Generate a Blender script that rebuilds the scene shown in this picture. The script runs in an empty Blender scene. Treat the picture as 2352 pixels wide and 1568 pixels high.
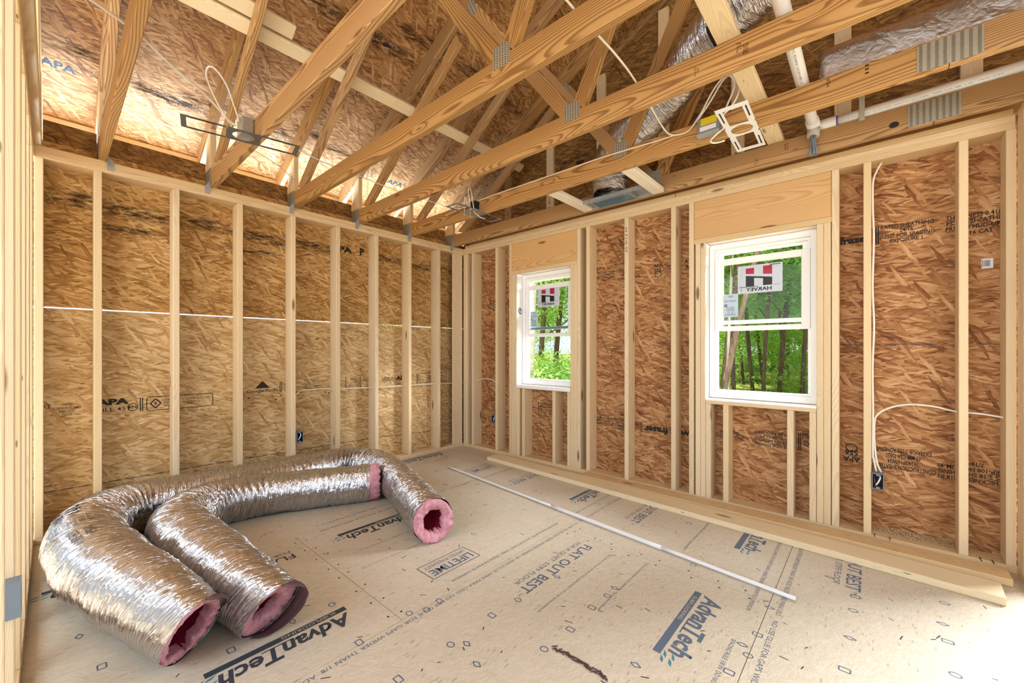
import bpy, bmesh, math, random
from mathutils import Vector, Matrix, noise
random.seed(7)
SC = bpy.context.scene
COL = SC.collection
PI = math.pi
V = Vector

# ------------------------------------------------------------------ helpers
def lin(h):
    h = h.lstrip('#')
    o = []
    for i in (0, 2, 4):
        c = int(h[i:i+2], 16) / 255.0
        o.append(c / 12.92 if c <= 0.04045 else ((c + 0.055) / 1.055) ** 2.4)
    return (o[0], o[1], o[2], 1.0)

def link(o, parent=None):
    COL.objects.link(o)
    if parent is not None:
        o.parent = parent
    return o

def T(o, label=None, cat=None, group=None, kind=None):
    if label: o['label'] = label
    if cat: o['category'] = cat
    if group: o['group'] = group
    if kind: o['kind'] = kind
    return o

def empty(name, loc=(0, 0, 0)):
    o = bpy.data.objects.new(name, None)
    o.empty_display_size = 0.1
    o.location = loc
    return link(o)

def mesh_obj(name, bm, mat, parent=None, smooth=False, M=None):
    me = bpy.data.meshes.new(name)
    bm.normal_update()
    bm.to_mesh(me)
    bm.free()
    if mat: me.materials.append(mat)
    if smooth:
        for p in me.polygons: p.use_smooth = True
    o = bpy.data.objects.new(name, me)
    if M is not None: o.matrix_basis = M
    return link(o, parent)

def children_of(o):
    return [c for c in bpy.data.objects if c.parent == o]

def dup(root, loc, label=None):
    r = root.copy(); COL.objects.link(r); r.location = loc
    if label: r['label'] = label
    for ch in children_of(root):
        c = ch.copy(); COL.objects.link(c); c.parent = r
        for g in children_of(ch):
            d = g.copy(); COL.objects.link(d); d.parent = c
    return r

def bm_box(bm, lo, hi, M=None):
    lo = V(lo); hi = V(hi)
    vs = []
    for x, y, z in ((0,0,0),(1,0,0),(1,1,0),(0,1,0),(0,0,1),(1,0,1),(1,1,1),(0,1,1)):
        p = V((hi.x if x else lo.x, hi.y if y else lo.y, hi.z if z else lo.z))
        if M is not None: p = M @ p
        vs.append(bm.verts.new(p))
    for f in ((0,3,2,1),(4,5,6,7),(0,1,5,4),(1,2,6,5),(2,3,7,6),(3,0,4,7)):
        bm.faces.new([vs[i] for i in f])
    return vs

def bevel(bm, w, seg=2):
    bmesh.ops.bevel(bm, geom=list(bm.edges), offset=w, segments=seg, affect='EDGES', profile=0.6)

def uv_proj(bm, U, W):
    U = V(U); W = V(W)
    l = bm.loops.layers.uv.verify()
    for f in bm.faces:
        for lp in f.loops:
            lp[l].uv = (lp.vert.co.dot(U), lp.vert.co.dot(W))

def panel(name, lo, hi, mat, U, W, parent=None, bev=0.0):
    bm = bmesh.new(); bm_box(bm, lo, hi)
    if bev: bevel(bm, bev, 1)
    uv_proj(bm, U, W)
    return mesh_obj(name, bm, mat, parent)

def box(name, lo, hi, mat, parent=None, bev=0.0, M=None, seg=2):
    bm = bmesh.new(); bm_box(bm, lo, hi)
    if bev: bevel(bm, bev, seg)
    return mesh_obj(name, bm, mat, parent, M=M)

def frame_from(p0, p1, wdir):
    p0 = V(p0); p1 = V(p1)
    X = (p1 - p0).normalized(); wd = V(wdir)
    Z = X.cross(wd).normalized(); Y = Z.cross(X).normalized()
    M = Matrix(((X.x, Y.x, Z.x, p0.x), (X.y, Y.y, Z.y, p0.y), (X.z, Y.z, Z.z, p0.z), (0, 0, 0, 1)))
    return M, (p1 - p0).length

def lumber(name, p0, p1, w, t, wdir, mat, parent=None, sk0=0.0, sk1=0.0, bev=0.0028, off=(0, 0, 0)):
    """a board from p0 to p1 (its centre line), w wide along wdir, t thick; its own x axis runs along the grain"""
    M, L = frame_from(p0, p1, wdir)
    bm = bmesh.new()
    vs = bm_box(bm, (0, -w/2, -t/2), (L, w/2, t/2))
    for v in vs:
        if v.co.x < L/2: v.co.x += sk0 * v.co.y
        else: v.co.x += sk1 * v.co.y
    if bev: bevel(bm, bev, 1)
    if parent is not None: M = Matrix.Translation(-V(parent.location)) @ M
    return mesh_obj(name, bm, mat, parent, M=M)

def ax_lumber(name, lo, hi, axis, mat, parent=None, bev=0.0028):
    """axis aligned board given by its corners"""
    lo = V(lo); hi = V(hi); c = (lo + hi) / 2
    e = hi - lo
    a = 'xyz'.index(axis)
    others = [i for i in range(3) if i != a]
    wi = max(others, key=lambda i: e[i]); ti = [i for i in others if i != wi][0]
    p0 = c.copy(); p1 = c.copy(); p0[a] = lo[a]; p1[a] = hi[a]
    wd = V((0, 0, 0)); wd[wi] = 1
    return lumber(name, p0, p1, e[wi], e[ti], wd, mat, parent, bev=bev)

def catmull(pts, step):
    pts = [V(p) for p in pts]
    n = len(pts)
    dense = []
    for i in range(n - 1):
        p0 = pts[max(i-1, 0)] if i > 0 else pts[0] * 2 - pts[1]
        p1, p2 = pts[i], pts[i+1]
        p3 = pts[i+2] if i + 2 < n else pts[-1] * 2 - pts[-2]
        for k in range(24):
            t = k / 24
            dense.append(0.5 * ((2*p1) + (p2-p0)*t + (2*p0-5*p1+4*p2-p3)*t*t + (3*p1-p0-3*p2+p3)*t**3))
    dense.append(pts[-1].copy())
    out = [dense[0]]; acc = 0.0
    for a, b in zip(dense, dense[1:]):
        d = (b - a).length
        pos = 0.0
        while d > 0 and acc + (d - pos) >= step:
            pos += step - acc; acc = 0.0
            out.append(a.lerp(b, pos / d))
        acc += d - pos
    if len(out) > 1 and (out[-1] - dense[-1]).length < step * 0.4: out[-1] = dense[-1]
    else: out.append(dense[-1])
    return out

def tube_bm(pts, r, nseg=8, step=0.02, cap=True, bm=None):
    P = catmull(pts, step)
    own = bm is None
    if own: bm = bmesh.new()
    rings = []
    nrm = None
    for i, p in enumerate(P):
        t = (P[min(i+1, len(P)-1)] - P[max(i-1, 0)]).normalized()
        if nrm is None:
            nrm = t.orthogonal().normalized()
        else:
            nrm = (nrm - t * nrm.dot(t)).normalized()
        b = t.cross(nrm)
        rings.append([bm.verts.new(p + nrm * (r*math.cos(2*PI*k/nseg)) + b * (r*math.sin(2*PI*k/nseg))) for k in range(nseg)])
    for a, b in zip(rings, rings[1:]):
        for k in range(nseg):
            bm.faces.new((a[k], a[(k+1) % nseg], b[(k+1) % nseg], b[k]))
    if cap:
        bm.faces.new(rings[0][::-1]); bm.faces.new(rings[-1])
    return bm

def cable(name, pts, r, mat, parent=None, step=0.02):
    return mesh_obj(name, tube_bm(pts, r, 8, step), mat, parent, smooth=True)

_fonts = {}
def text_bm(bm, body, M, h, w=None, off=0.0, shear=0.0, align='CENTER', spc=1.0):
    """lettering; M maps the writing plane (x right, y up) to the world; h = height of the block, w = its width"""
    cu = bpy.data.curves.new('lettering', 'FONT')
    cu.body = body; cu.size = 1.0; cu.offset = off; cu.shear = shear
    cu.align_x = align; cu.resolution_u = 2; cu.space_line = 0.95; cu.space_character = spc
    ob = bpy.data.objects.new('lettering', cu)
    me = bpy.data.meshes.new_from_object(ob)
    xs = [v.co.x for v in me.vertices]; ys = [v.co.y for v in me.vertices]
    if xs:
        cx = (min(xs)+max(xs))/2; cy = (min(ys)+max(ys))/2
        sy = h / max(1e-6, max(ys)-min(ys))
        sx = (w / max(1e-6, max(xs)-min(xs))) if w else sy
        vs = [bm.verts.new(M @ V(((v.co.x-cx)*sx, (v.co.y-cy)*sy, 0))) for v in me.vertices]
        for p in me.polygons:
            try: bm.faces.new([vs[i] for i in p.vertices])
            except ValueError: pass
    bpy.data.objects.remove(ob); bpy.data.curves.remove(cu); bpy.data.meshes.remove(me)

def rect_bm(bm, M, x0, y0, x1, y1):
    bm.faces.new([bm.verts.new(M @ V((x, y, 0))) for x, y in ((x0,y0),(x1,y0),(x1,y1),(x0,y1))])

def poly_bm(bm, M, pts):
    bm.faces.new([bm.verts.new(M @ V((x, y, 0))) for x, y in pts])

def outline_bm(bm, M, pts, t):
    n = len(pts)
    for i in range(n):
        a = V((*pts[i], 0)); b = V((*pts[(i+1) % n], 0))
        d = (b-a).normalized(); q = V((-d.y, d.x, 0)) * t/2
        bm.faces.new([bm.verts.new(M @ p) for p in (a-q, b-q, b+q, a+q)])

def plane_M(o, right, up):
    R = V(right).normalized(); U = V(up).normalized(); N = R.cross(U)
    o = V(o)
    return Matrix(((R.x, U.x, N.x, o.x), (R.y, U.y, N.y, o.y), (R.z, U.z, N.z, o.z), (0,0,0,1)))

# ------------------------------------------------------------------ materials
class NT:
    def __init__(s, name):
        s.m = bpy.data.materials.new(name); s.m.use_nodes = True
        s.t = s.m.node_tree; s.t.nodes.clear()
        s.out = s.t.nodes.new('ShaderNodeOutputMaterial')
    def n(s, typ, **kw):
        nd = s.t.nodes.new('ShaderNode' + typ)
        for k, v in kw.items():
            if k.startswith('_'): setattr(nd, k[1:], v)
            else: s.set(nd, k, v)
        return nd
    def set(s, nd, k, v):
        k = int(k[1:]) if k[0] == 'i' and k[1:].isdigit() else k.replace('__', ' ')
        sock = nd.inputs[k]
        if hasattr(v, 'is_output'): s.t.links.new(v, sock)
        elif isinstance(v, bpy.types.Node): s.t.links.new(v.outputs[0], sock)
        else: sock.default_value = v
    def math(s, op, a, b=None, c=None, clamp=False):
        nd = s.t.nodes.new('ShaderNodeMath'); nd.operation = op; nd.use_clamp = clamp
        for i, x in enumerate((a, b, c)):
            if x is None: continue
            s.set(nd, 'i%d' % i, x)
        return nd.outputs[0]
    def vmath(s, op, a, b=None):
        nd = s.t.nodes.new('ShaderNodeVectorMath'); nd.operation = op
        s.set(nd, 'i0', a)
        if b is not None: s.set(nd, 'i1', b)
        return nd.outputs[0]
    def ramp(s, fac, stops, interp='LINEAR'):
        nd = s.t.nodes.new('ShaderNodeValToRGB'); cr = nd.color_ramp; cr.interpolation = interp
        while len(cr.elements) < len(stops): cr.elements.new(0.5)
        for e, (p, c) in zip(cr.elements, stops):
            e.position = p; e.color = c if len(c) == 4 else (*c, 1)
        s.set(nd, 'i0', fac)
        return nd.outputs[0]
    def mix(s, fac, a, b, mode='MIX'):
        nd = s.t.nodes.new('ShaderNodeMix'); nd.data_type = 'RGBA'; nd.blend_type = mode
        s.set(nd, 'i0', fac); s.set(nd, 'i6', a); s.set(nd, 'i7', b)
        return nd.outputs[2]
    def noise(s, vec, scale, detail=3, rough=0.55, dims='3D', out=0):
        nd = s.t.nodes.new('ShaderNodeTexNoise'); nd.noise_dimensions = dims
        s.set(nd, 'Vector', vec); nd.inputs['Scale'].default_value = scale
        nd.inputs['Detail'].default_value = detail; nd.inputs['Roughness'].default_value = rough
        return nd.outputs[out]
    def mapping(s, vec, loc=(0,0,0), rot=(0,0,0), sc=(1,1,1), typ='POINT'):
        nd = s.t.nodes.new('ShaderNodeMapping'); nd.vector_type = typ
        s.set(nd, 'Vector', vec)
        nd.inputs['Location'].default_value = loc; nd.inputs['Rotation'].default_value = rot; nd.inputs['Scale'].default_value = sc
        return nd.outputs[0]
    def bsdf(s, color, rough=0.6, metal=0.0, bump=None, bstr=0.3, bdist=0.01, spec=0.3):
        b = s.t.nodes.new('ShaderNodeBsdfPrincipled')
        s.set(b, 'Base Color', color); s.set(b, 'Roughness', rough); s.set(b, 'Metallic', metal)
        b.inputs['Specular IOR Level'].default_value = spec
        if bump is not None:
            bp = s.t.nodes.new('ShaderNodeBump'); bp.inputs['Strength'].default_value = bstr; bp.inputs['Distance'].default_value = bdist
            s.set(bp, 'Height', bump); s.t.links.new(bp.outputs[0], b.inputs['Normal'])
        s.t.links.new(b.outputs[0], s.out.inputs[0])
        return b

def plain(name, col, rough=0.6, metal=0.0, nz=0.06, spec=0.3, nscale=40):
    m = NT(name)
    tc = m.n('TexCoord')
    f = m.noise(tc.outputs['Object'], nscale, 3)
    c = m.mix(m.math('MULTIPLY', m.math('SUBTRACT', f, 0.5), 1.0), col, col)
    v = m.math('ADD', 1 - nz, m.math('MULTIPLY', f, 2*nz))
    hsv = m.n('HueSaturation', Color=col, Value=v)
    m.bsdf(hsv.outputs[0], rough, metal, spec=spec)
    return m.m

def wood(name, light, dark, ring=0.006, contrast=0.6, knot=0.5, fiber=0.12, tone=0.25, knotcol='#5a3319', rough=0.62):
    """sawn lumber: the grain comes from growth rings round an axis beside the board"""
    m = NT(name)
    tc = m.n('TexCoord'); oi = m.n('ObjectInfo')
    rnd = oi.outputs['Random']
    sp = m.n('SeparateXYZ', Vector=tc.outputs['Object'])
    x = m.math('ADD', sp.outputs[0], m.math('MULTIPLY', rnd, 91.7))
    y, z = sp.outputs[1], sp.outputs[2]
    r2 = m.math('FRACT', m.math('MULTIPLY', rnd, 17.31)); r3 = m.math('FRACT', m.math('MULTIPLY', rnd, 53.77))
    xv = m.n('CombineXYZ', X=m.math('MULTIPLY', x, 0.55), Y=m.math('MULTIPLY', y, 2.0), Z=m.math('MULTIPLY', z, 2.0))
    wob = m.noise(xv.outputs[0], 1.5, 1, 0.4)
    wob2 = m.noise(xv.outputs[0], 5.0, 1, 0.4)
    # knots
    kv = m.n('CombineXYZ', X=m.math('MULTIPLY', x, 2.1), Y=m.math('MULTIPLY', y, 9.0), Z=m.math('MULTIPLY', z, 9.0))
    vo = m.n('TexVoronoi', Vector=kv.outputs[0], Scale=1.0)
    vo.feature = 'F1'
    kd = vo.outputs['Distance']
    cy = m.math('ADD', m.math('MULTIPLY', m.math('SUBTRACT', r2, 0.5), 0.16), m.math('MULTIPLY', m.math('SUBTRACT', wob, 0.5), 0.10))
    cz = m.math('ADD', m.math('ADD', 0.02, m.math('MULTIPLY', r3, 0.06)), m.math('MULTIPLY', m.math('SUBTRACT', wob, 0.5), 0.16))
    dy = m.math('SUBTRACT', y, cy); dz = m.math('ADD', z, cz)
    r = m.math('SQRT', m.math('ADD', m.math('MULTIPLY', dy, dy), m.math('MULTIPLY', dz, dz)))
    kn = m.math('SMOOTH_MAX', m.math('SUBTRACT', 0.24, kd), 0.0, 0.05)
    r = m.math('ADD', r, m.math('ADD', m.math('MULTIPLY', m.math('SUBTRACT', wob2, 0.5), 0.011), m.math('MULTIPLY', kn, 0.07)))
    s = m.math('FRACT', m.math('DIVIDE', r, ring))
    band = m.ramp(s, [(0.0, (0,0,0)), (0.45, (0.15,)*3), (0.80, (1,)*3), (0.92, (0.8,)*3), (1.0, (0,0,0))])
    fv = m.n('CombineXYZ', X=m.math('MULTIPLY', x, 4.0), Y=m.math('MULTIPLY', y, 260.0), Z=m.math('MULTIPLY', z, 260.0))
    fib = m.noise(fv.outputs[0], 1.0, 2, 0.6)
    base = m.mix(m.math('MULTIPLY', band, contrast), light, dark)
    val = m.math('ADD', m.math('ADD', 1.0 - fiber, m.math('MULTIPLY', fib, 2*fiber)), m.math('MULTIPLY', m.math('SUBTRACT', m.math('FRACT', m.math('MULTIPLY', rnd, 7.77)), 0.5), tone))
    val = m.math('MULTIPLY', val, m.math('ADD', 0.9, m.math('MULTIPLY', wob, 0.2)))
    hs = m.n('HueSaturation', Color=base, Value=val, Saturation=m.math('ADD', 0.93, m.math('MULTIPLY', r3, 0.14)))
    c = hs.outputs[0]
    if knot > 0:
        sel = m.math('GREATER_THAN', m.n('SeparateColor', Color=vo.outputs['Color']).outputs[0], 1.0 - knot)
        km = m.ramp(kd, [(0.0, (1,)*3), (0.085, (0.9,)*3), (0.14, (0,)*3)])
        c = m.mix(m.math('MULTIPLY', m.math('MULTIPLY', km, sel), 0.85), c, lin(knotcol))
    # nail heads and specks
    v2 = m.n('TexVoronoi', Vector=m.n('CombineXYZ', X=m.math('MULTIPLY', x, 4.3), Y=m.math('MULTIPLY', y, 22.0), Z=m.math('MULTIPLY', z, 22.0)).outputs[0], Scale=1.0)
    sp2 = m.ramp(v2.outputs['Distance'], [(0.0, (1,)*3), (0.055, (0.8,)*3), (0.085, (0,)*3)])
    sel2 = m.math('GREATER_THAN', m.n('SeparateColor', Color=v2.outputs['Color']).outputs[1], 0.72)
    c = m.mix(m.math('MULTIPLY', m.math('MULTIPLY', sp2, sel2), 0.8), c, lin('#33231a'))
    m.bsdf(c, rough, bump=m.math('ADD', m.math('MULTIPLY', band, 0.4), fib), bstr=0.15, bdist=0.002)
    return m.m

def osb(name, stops, L=0.085, W=0.016, grain=0.25, mott=0.18, dark_specks=0.6, layers=((0.05, 0.0), (-0.27, 0.50), (0.34, 0.60), (1.05, 0.87)), contrast=1.0, rough=0.7, edge=0.45, seam=None):
    m = NT(name)
    tc = m.n('TexCoord')
    uv = tc.outputs['UV']
    dn = m.noise(uv, 22.0, 2, 0.5, '2D', 1)
    uvd = m.vmath('ADD', uv, m.vmath('MULTIPLY', m.vmath('SUBTRACT', dn, (0.5, 0.5, 0.5)), (0.016, 0.008, 0.0)))
    val = None
    for i, (ang, th) in enumerate(layers):
        p = m.mapping(uvd, loc=(13.1*i, 7.7*i, 0), rot=(0, 0, ang))
        k = 1.0 + 0.35*i
        p1 = m.mapping(p, sc=(1.0/(L*k), 1.0/(W*k), 1))
        vo = m.n('TexVoronoi', Vector=p1, Scale=1.0); vo.voronoi_dimensions = '2D'; vo.inputs['Randomness'].default_value = 1.0
        sc = m.n('SeparateColor', Color=vo.outputs['Color'])
        g = m.noise(m.mapping(p, sc=(14.0, 330.0, 1)), 1.0, 2, 0.6, '2D')
        v = m.math('ADD', sc.outputs[1], m.math('MULTIPLY', m.math('SUBTRACT', g, 0.5), grain*2))
        v = m.math('SUBTRACT', v, m.math('MULTIPLY', m.math('POWER', vo.outputs['Distance'], 2.5), edge))
        if val is None: val = v
        else:
            msk = m.math('GREATER_THAN', sc.outputs[0], th)
            nd = m.n('Mix'); nd.data_type = 'FLOAT'
            m.set(nd, 'i0', msk); m.set(nd, 'i2', val); m.set(nd, 'i3', v)
            val = nd.outputs[0]
    mo = m.noise(uv, 2.2, 3, 0.55, '2D')
    val = m.math('ADD', m.math('MULTIPLY', m.math('SUBTRACT', val, 0.5), contrast), m.math('ADD', 0.5, m.math('MULTIPLY', m.math('SUBTRACT', mo, 0.5), mott*2)))
    c = m.ramp(val, stops)
    if dark_specks:
        v3 = m.n('TexVoronoi', Vector=m.mapping(uvd, rot=(0, 0, 0.3), sc=(16.0, 60.0, 1)), Scale=1.0); v3.voronoi_dimensions = '2D'
        a = m.ramp(v3.outputs['Distance'], [(0.0, (1,)*3), (0.16, (0.9,)*3), (0.24, (0,)*3)])
        se = m.math('GREATER_THAN', m.n('SeparateColor', Color=v3.outputs['Color']).outputs[2], 0.90)
        c = m.mix(m.math('MULTIPLY', m.math('MULTIPLY', a, se), dark_specks), c, lin('#2b190e'))
    m.bsdf(c, rough, bump=val, bstr=0.25, bdist=0.003)
    return m.m

def st(*cols):
    n = len(cols)
    return [(i/(n-1), lin(c)) for i, c in enumerate(cols)]

MAT = {}
MAT['stud'] = wood('pale_stud_wood', lin('#e3cda8'), lin('#cbaa7c'), ring=0.0042, contrast=0.5, knot=0.42, tone=0.10)
MAT['plate'] = wood('plate_wood', lin('#dfc49b'), lin('#c3a072'), ring=0.0042, contrast=0.5, knot=0.35, tone=0.10)
MAT['truss'] = wood('truss_pine', lin('#bb9361'), lin('#7b5631'), ring=0.0085, contrast=0.9, knot=0.12, tone=0.14)
MAT['header'] = wood('header_wood', lin('#dbb483'), lin('#b98953'), ring=0.0075, contrast=0.5, knot=0.4, tone=0.06)
MAT['brace'] = wood('brace_wood', lin('#e8d5ad'), lin('#d0b283'), ring=0.005, contrast=0.4, knot=0.35, tone=0.08)
MAT['whitewood'] = wood('whitewood', lin('#efe8da'), lin('#dccfb8'), ring=0.005, contrast=0.4, knot=0.25, tone=0.04)
MAT['osb_left'] = osb('sheathing_left', st('#6b4722', '#9c713c', '#b98f57', '#cfab74', '#e6cd9f'), L=0.062, W=0.0080, contrast=0.56, grain=0.55, edge=0.6)
MAT['osb_pale'] = osb('sheathing_left_pale', st('#80613a', '#ad8757', '#c7a574', '#d9bf92', '#ead8b4'), L=0.066, W=0.0085, contrast=0.52, grain=0.55, edge=0.6)
MAT['osb_right'] = osb('sheathing_right', st('#5d351c', '#8f5d35', '#ae7c4e', '#c69a6c', '#e2c198'), L=0.068, W=0.0090, contrast=0.60, mott=0.12, grain=0.55, edge=0.6)
MAT['osb_roof'] = osb('sheathing_roof', st('#5c3a1b', '#8b5f34', '#a87c4a', '#bf9769', '#d9bb92'), L=0.058, W=0.0078, contrast=0.56, mott=0.2, grain=0.55, edge=0.6)
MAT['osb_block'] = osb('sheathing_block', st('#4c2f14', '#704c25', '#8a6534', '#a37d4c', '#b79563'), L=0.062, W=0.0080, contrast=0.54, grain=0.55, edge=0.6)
MAT['floor'] = osb('subfloor', st('#a99b84', '#bdb19b', '#cabfab', '#d5ccba', '#e2dacb'), L=0.022, W=0.0022, grain=0.30, mott=0.12, dark_specks=0.3, contrast=0.36, rough=0.5, edge=0.2)
MAT['ink'] = plain('printed_ink', lin('#2b241f'), 0.7)
MAT['ink_blue'] = plain('printed_ink_blue', lin('#5d6a7e'), 0.7, nz=0.3, nscale=300)
MAT['ink_dark'] = plain('printed_ink_dark', lin('#3a4048'), 0.7, nz=0.15)
MAT['ink_teal'] = plain('printed_ink_teal', lin('#3f8096'), 0.7, nz=0.15)
MAT['ink_red'] = plain('sticker_red', lin('#c02a4a'), 0.6)
MAT['white'] = plain('white_vinyl', lin('#f1efec'), 0.35, nz=0.01, spec=0.4)
MAT['wrap'] = plain('house_wrap', lin('#f4f4f6'), 0.5, nz=0.03)
MAT['sticker'] = plain('sticker_paper', lin('#dcdde6'), 0.6, nz=0.02)
MAT['label_blue'] = plain('pale_blue_paper', lin('#cfdcec'), 0.6, nz=0.02)
MAT['galv'] = plain('galvanised_steel', lin('#a9adb2'), 0.4, 0.45, nz=0.18, nscale=60)
MAT['plate_steel'] = plain('gusset_steel', lin('#a5a196'), 0.45, 0.25, nz=0.2, nscale=90)
MAT['tooth'] = plain('gusset_slots', lin('#3f3429'), 0.7)
MAT['grey_metal'] = plain('grey_bracket', lin('#6c7072'), 0.4, 0.6)
MAT['blue_metal'] = plain('bluish_bracket', lin('#8fa3bf'), 0.35, 0.7)
MAT['white_metal'] = plain('white_bracket', lin('#e4e6ee'), 0.4, 0.1)
MAT['dark_plastic'] = plain('dark_plastic', lin('#1c2326'), 0.5)
MAT['grey_plastic'] = plain('grey_plastic', lin('#77828e'), 0.45)
MAT['pvc'] = plain('white_pvc', lin('#e8e9ec'), 0.3, nz=0.02, spec=0.5)
MAT['cable'] = plain('white_cable_jacket', lin('#ece6da'), 0.45, nz=0.03)
MAT['copper'] = plain('copper_wire', lin('#a5643c'), 0.4, 0.6)
MAT['yellow'] = plain('yellow_label', lin('#d6c21c'), 0.6)
MAT['purple'] = plain('purple_primer', lin('#6a4f9a'), 0.5)
MAT['black'] = plain('black_wrap', lin('#15171a'), 0.6)
MAT['rubber'] = plain('grey_rubber', lin('#b9b6ac'), 0.6)
MAT['blue_film'] = plain('blue_film', lin('#1f6f8f'), 0.25, nz=0.25, spec=0.6, nscale=25)
MAT['dust'] = plain('sawdust', lin('#cdb28a'), 0.9, nz=0.2, nscale=300)
MAT['liner'] = plain('inner_liner', lin('#8e1f38'), 0.5, nz=0.15)
MAT['flap'] = plain('foil_backing', lin('#5a4346'), 0.55, nz=0.2)

def foil(name, tint, rough=0.2, us=75.0, vs=7.0, bstr=0.55, fine=True):
    m = NT(name)
    tc = m.n('TexCoord')
    uv = tc.outputs['UV']
    sk = m.mapping(uv, rot=(0, 0, 0.22))
    d = m.noise(m.mapping(uv, sc=(9, 9, 1)), 1.0, 2, 0.5, '2D', 1)
    p = m.vmath('ADD', m.mapping(sk, sc=(us, vs, 1)), m.vmath('MULTIPLY', d, (1.6, 0.8, 0)))
    a = m.noise(p, 1.0, 3, 0.6, '2D')
    b = m.noise(m.mapping(uv, sc=(26, 22, 1)), 1.0, 3, 0.6, '2D')
    h = m.math('ADD', m.math('MULTIPLY', a, 0.75), m.math('MULTIPLY', b, 0.16))
    rg = m.math('ADD', rough, m.math('MULTIPLY', b, 0.12))
    m.bsdf(tint, rg, 0.96, bump=h, bstr=bstr, bdist=0.03)
    return m.m
MAT['foil'] = foil('duct_foil', lin('#d4d3d6'), rough=0.09, us=85.0, vs=5.0, bstr=0.9)
MAT['foil_box'] = foil('duct_wrap_foil', lin('#c8bfb8'), 0.17, 7, 9, 0.3)

def fluffy(name, c1, c2):
    m = NT(name)
    tc = m.n('TexCoord')
    a = m.noise(tc.outputs['Object'], 38, 5, 0.65)
    b = m.noise(m.mapping(tc.outputs['Object'], sc=(1, 1, 2.5)), 160, 3, 0.7)
    c = m.ramp(m.math('ADD', m.math('MULTIPLY', a, 0.75), m.math('MULTIPLY', b, 0.25)), [(0.3, c1), (0.52, c2), (0.72, lin('#f8d3da'))])
    m.bsdf(c, 0.95, bump=m.math('ADD', a, b), bstr=0.7, bdist=0.012, spec=0.05)
    return m.m
MAT['pink'] = fluffy('pink_insulation', lin('#cf7f8d'), lin('#eaa9b5'))

def glassm():
    m = NT('window_glass')
    fr = m.n('Fresnel', IOR=1.10)
    tr = m.n('BsdfTransparent', Color=(0.97, 0.985, 0.98, 1)); gl = m.n('BsdfGlossy', Roughness=0.02)
    mx = m.n('MixShader'); m.set(mx, 'i0', fr.outputs[0]); m.set(mx, 'i1', tr.outputs[0]); m.set(mx, 'i2', gl.outputs[0])
    m.t.links.new(mx.outputs[0], m.out.inputs[0])
    return m.m
MAT['glass'] = glassm()
def clearm():
    m = NT('clear_film')
    lw = m.n('LayerWeight', Blend=0.35)
    tr = m.n('BsdfTransparent', Color=(0.9, 0.93, 0.95, 1)); gl = m.n('BsdfGlossy', Roughness=0.12)
    mx = m.n('MixShader'); m.set(mx, 'i0', lw.outputs['Facing']); m.set(mx, 'i1', tr.outputs[0]); m.set(mx, 'i2', gl.outputs[0])
    m.t.links.new(mx.outputs[0], m.out.inputs[0])
    return m.m
MAT['film'] = clearm()

def smear_mat():
    """streaky ink smears rubbed along the panel"""
    m = NT('smeared_ink')
    tc = m.n('TexCoord'); uv = tc.outputs['UV']
    g = m.n('SeparateXYZ', Vector=tc.outputs['Generated'])
    a = m.noise(m.mapping(uv, sc=(9, 46, 1)), 1.0, 4, 0.65, '2D')
    b = m.noise(m.mapping(uv, sc=(90, 160, 1)), 1.0, 2, 0.6, '2D')
    at = m.n('Attribute'); at.attribute_name = 'fade'
    f = m.math('MULTIPLY', m.ramp(m.math('ADD', m.math('MULTIPLY', a, 0.75), m.math('MULTIPLY', b, 0.25)), [(0.42, (0,)*3), (0.62, (1,)*3)]), at.outputs['Fac'])
    tr = m.n('BsdfTransparent')
    df = m.n('BsdfDiffuse', Color=lin('#33261f'))
    mx = m.n('MixShader'); m.set(mx, 'i0', m.math('MULTIPLY', f, 0.85)); m.set(mx, 'i1', tr.outputs[0]); m.set(mx, 'i2', df.outputs[0])
    m.t.links.new(mx.outputs[0], m.out.inputs[0])
    return m.m
MAT['smear'] = smear_mat()

def smear_bm(bm, M, w, h):
    """one smear patch, soft at its rim"""
    uvl = bm.loops.layers.uv.verify()
    fl = bm.verts.layers.float.get('fade') or bm.verts.layers.float.new('fade')
    nx, ny = 10, 5
    off = random.uniform(0, 40)
    g = []
    for j in range(ny+1):
        row = []
        for i in range(nx+1):
            v = bm.verts.new(M @ V(((i/nx-0.5)*w, (j/ny-0.5)*h, 0)))
            v[fl] = (1 - abs(i/nx*2-1)**3) * (1 - abs(j/ny*2-1)**2)
            row.append(v)
        g.append(row)
    for j in range(ny):
        for i in range(nx):
            f = bm.faces.new((g[j][i], g[j][i+1], g[j+1][i+1], g[j+1][i]))
            for lp, (a, b) in zip(f.loops, ((i, j), (i+1, j), (i+1, j+1), (i, j+1))):
                lp[uvl].uv = (a/nx*w + off, b/ny*h)
# ------------------------------------------------------------------ sizes (metres)
# x runs along the window wall away from the far corner, y runs along the left wall towards it, z up
# left wall: stud faces in x=0;  window wall: stud faces in y=0;  near partition: stud faces in y=-3.5
D6 = 0.14; TH = 0.038
ZS0, ZS1 = 0.038, 2.391
ZP1, ZP2 = 2.429, 2.467
PITCH = 0.5; ZR0 = 3.085          # underside of the roof sheathing: z = ZR0 + PITCH*x
RIDGE_X = 4.11
NEAR_Y = -3.5
ORD = ['first', 'second', 'third', 'fourth', 'fifth', 'sixth', 'seventh', 'eighth', 'ninth', 'tenth']

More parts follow.
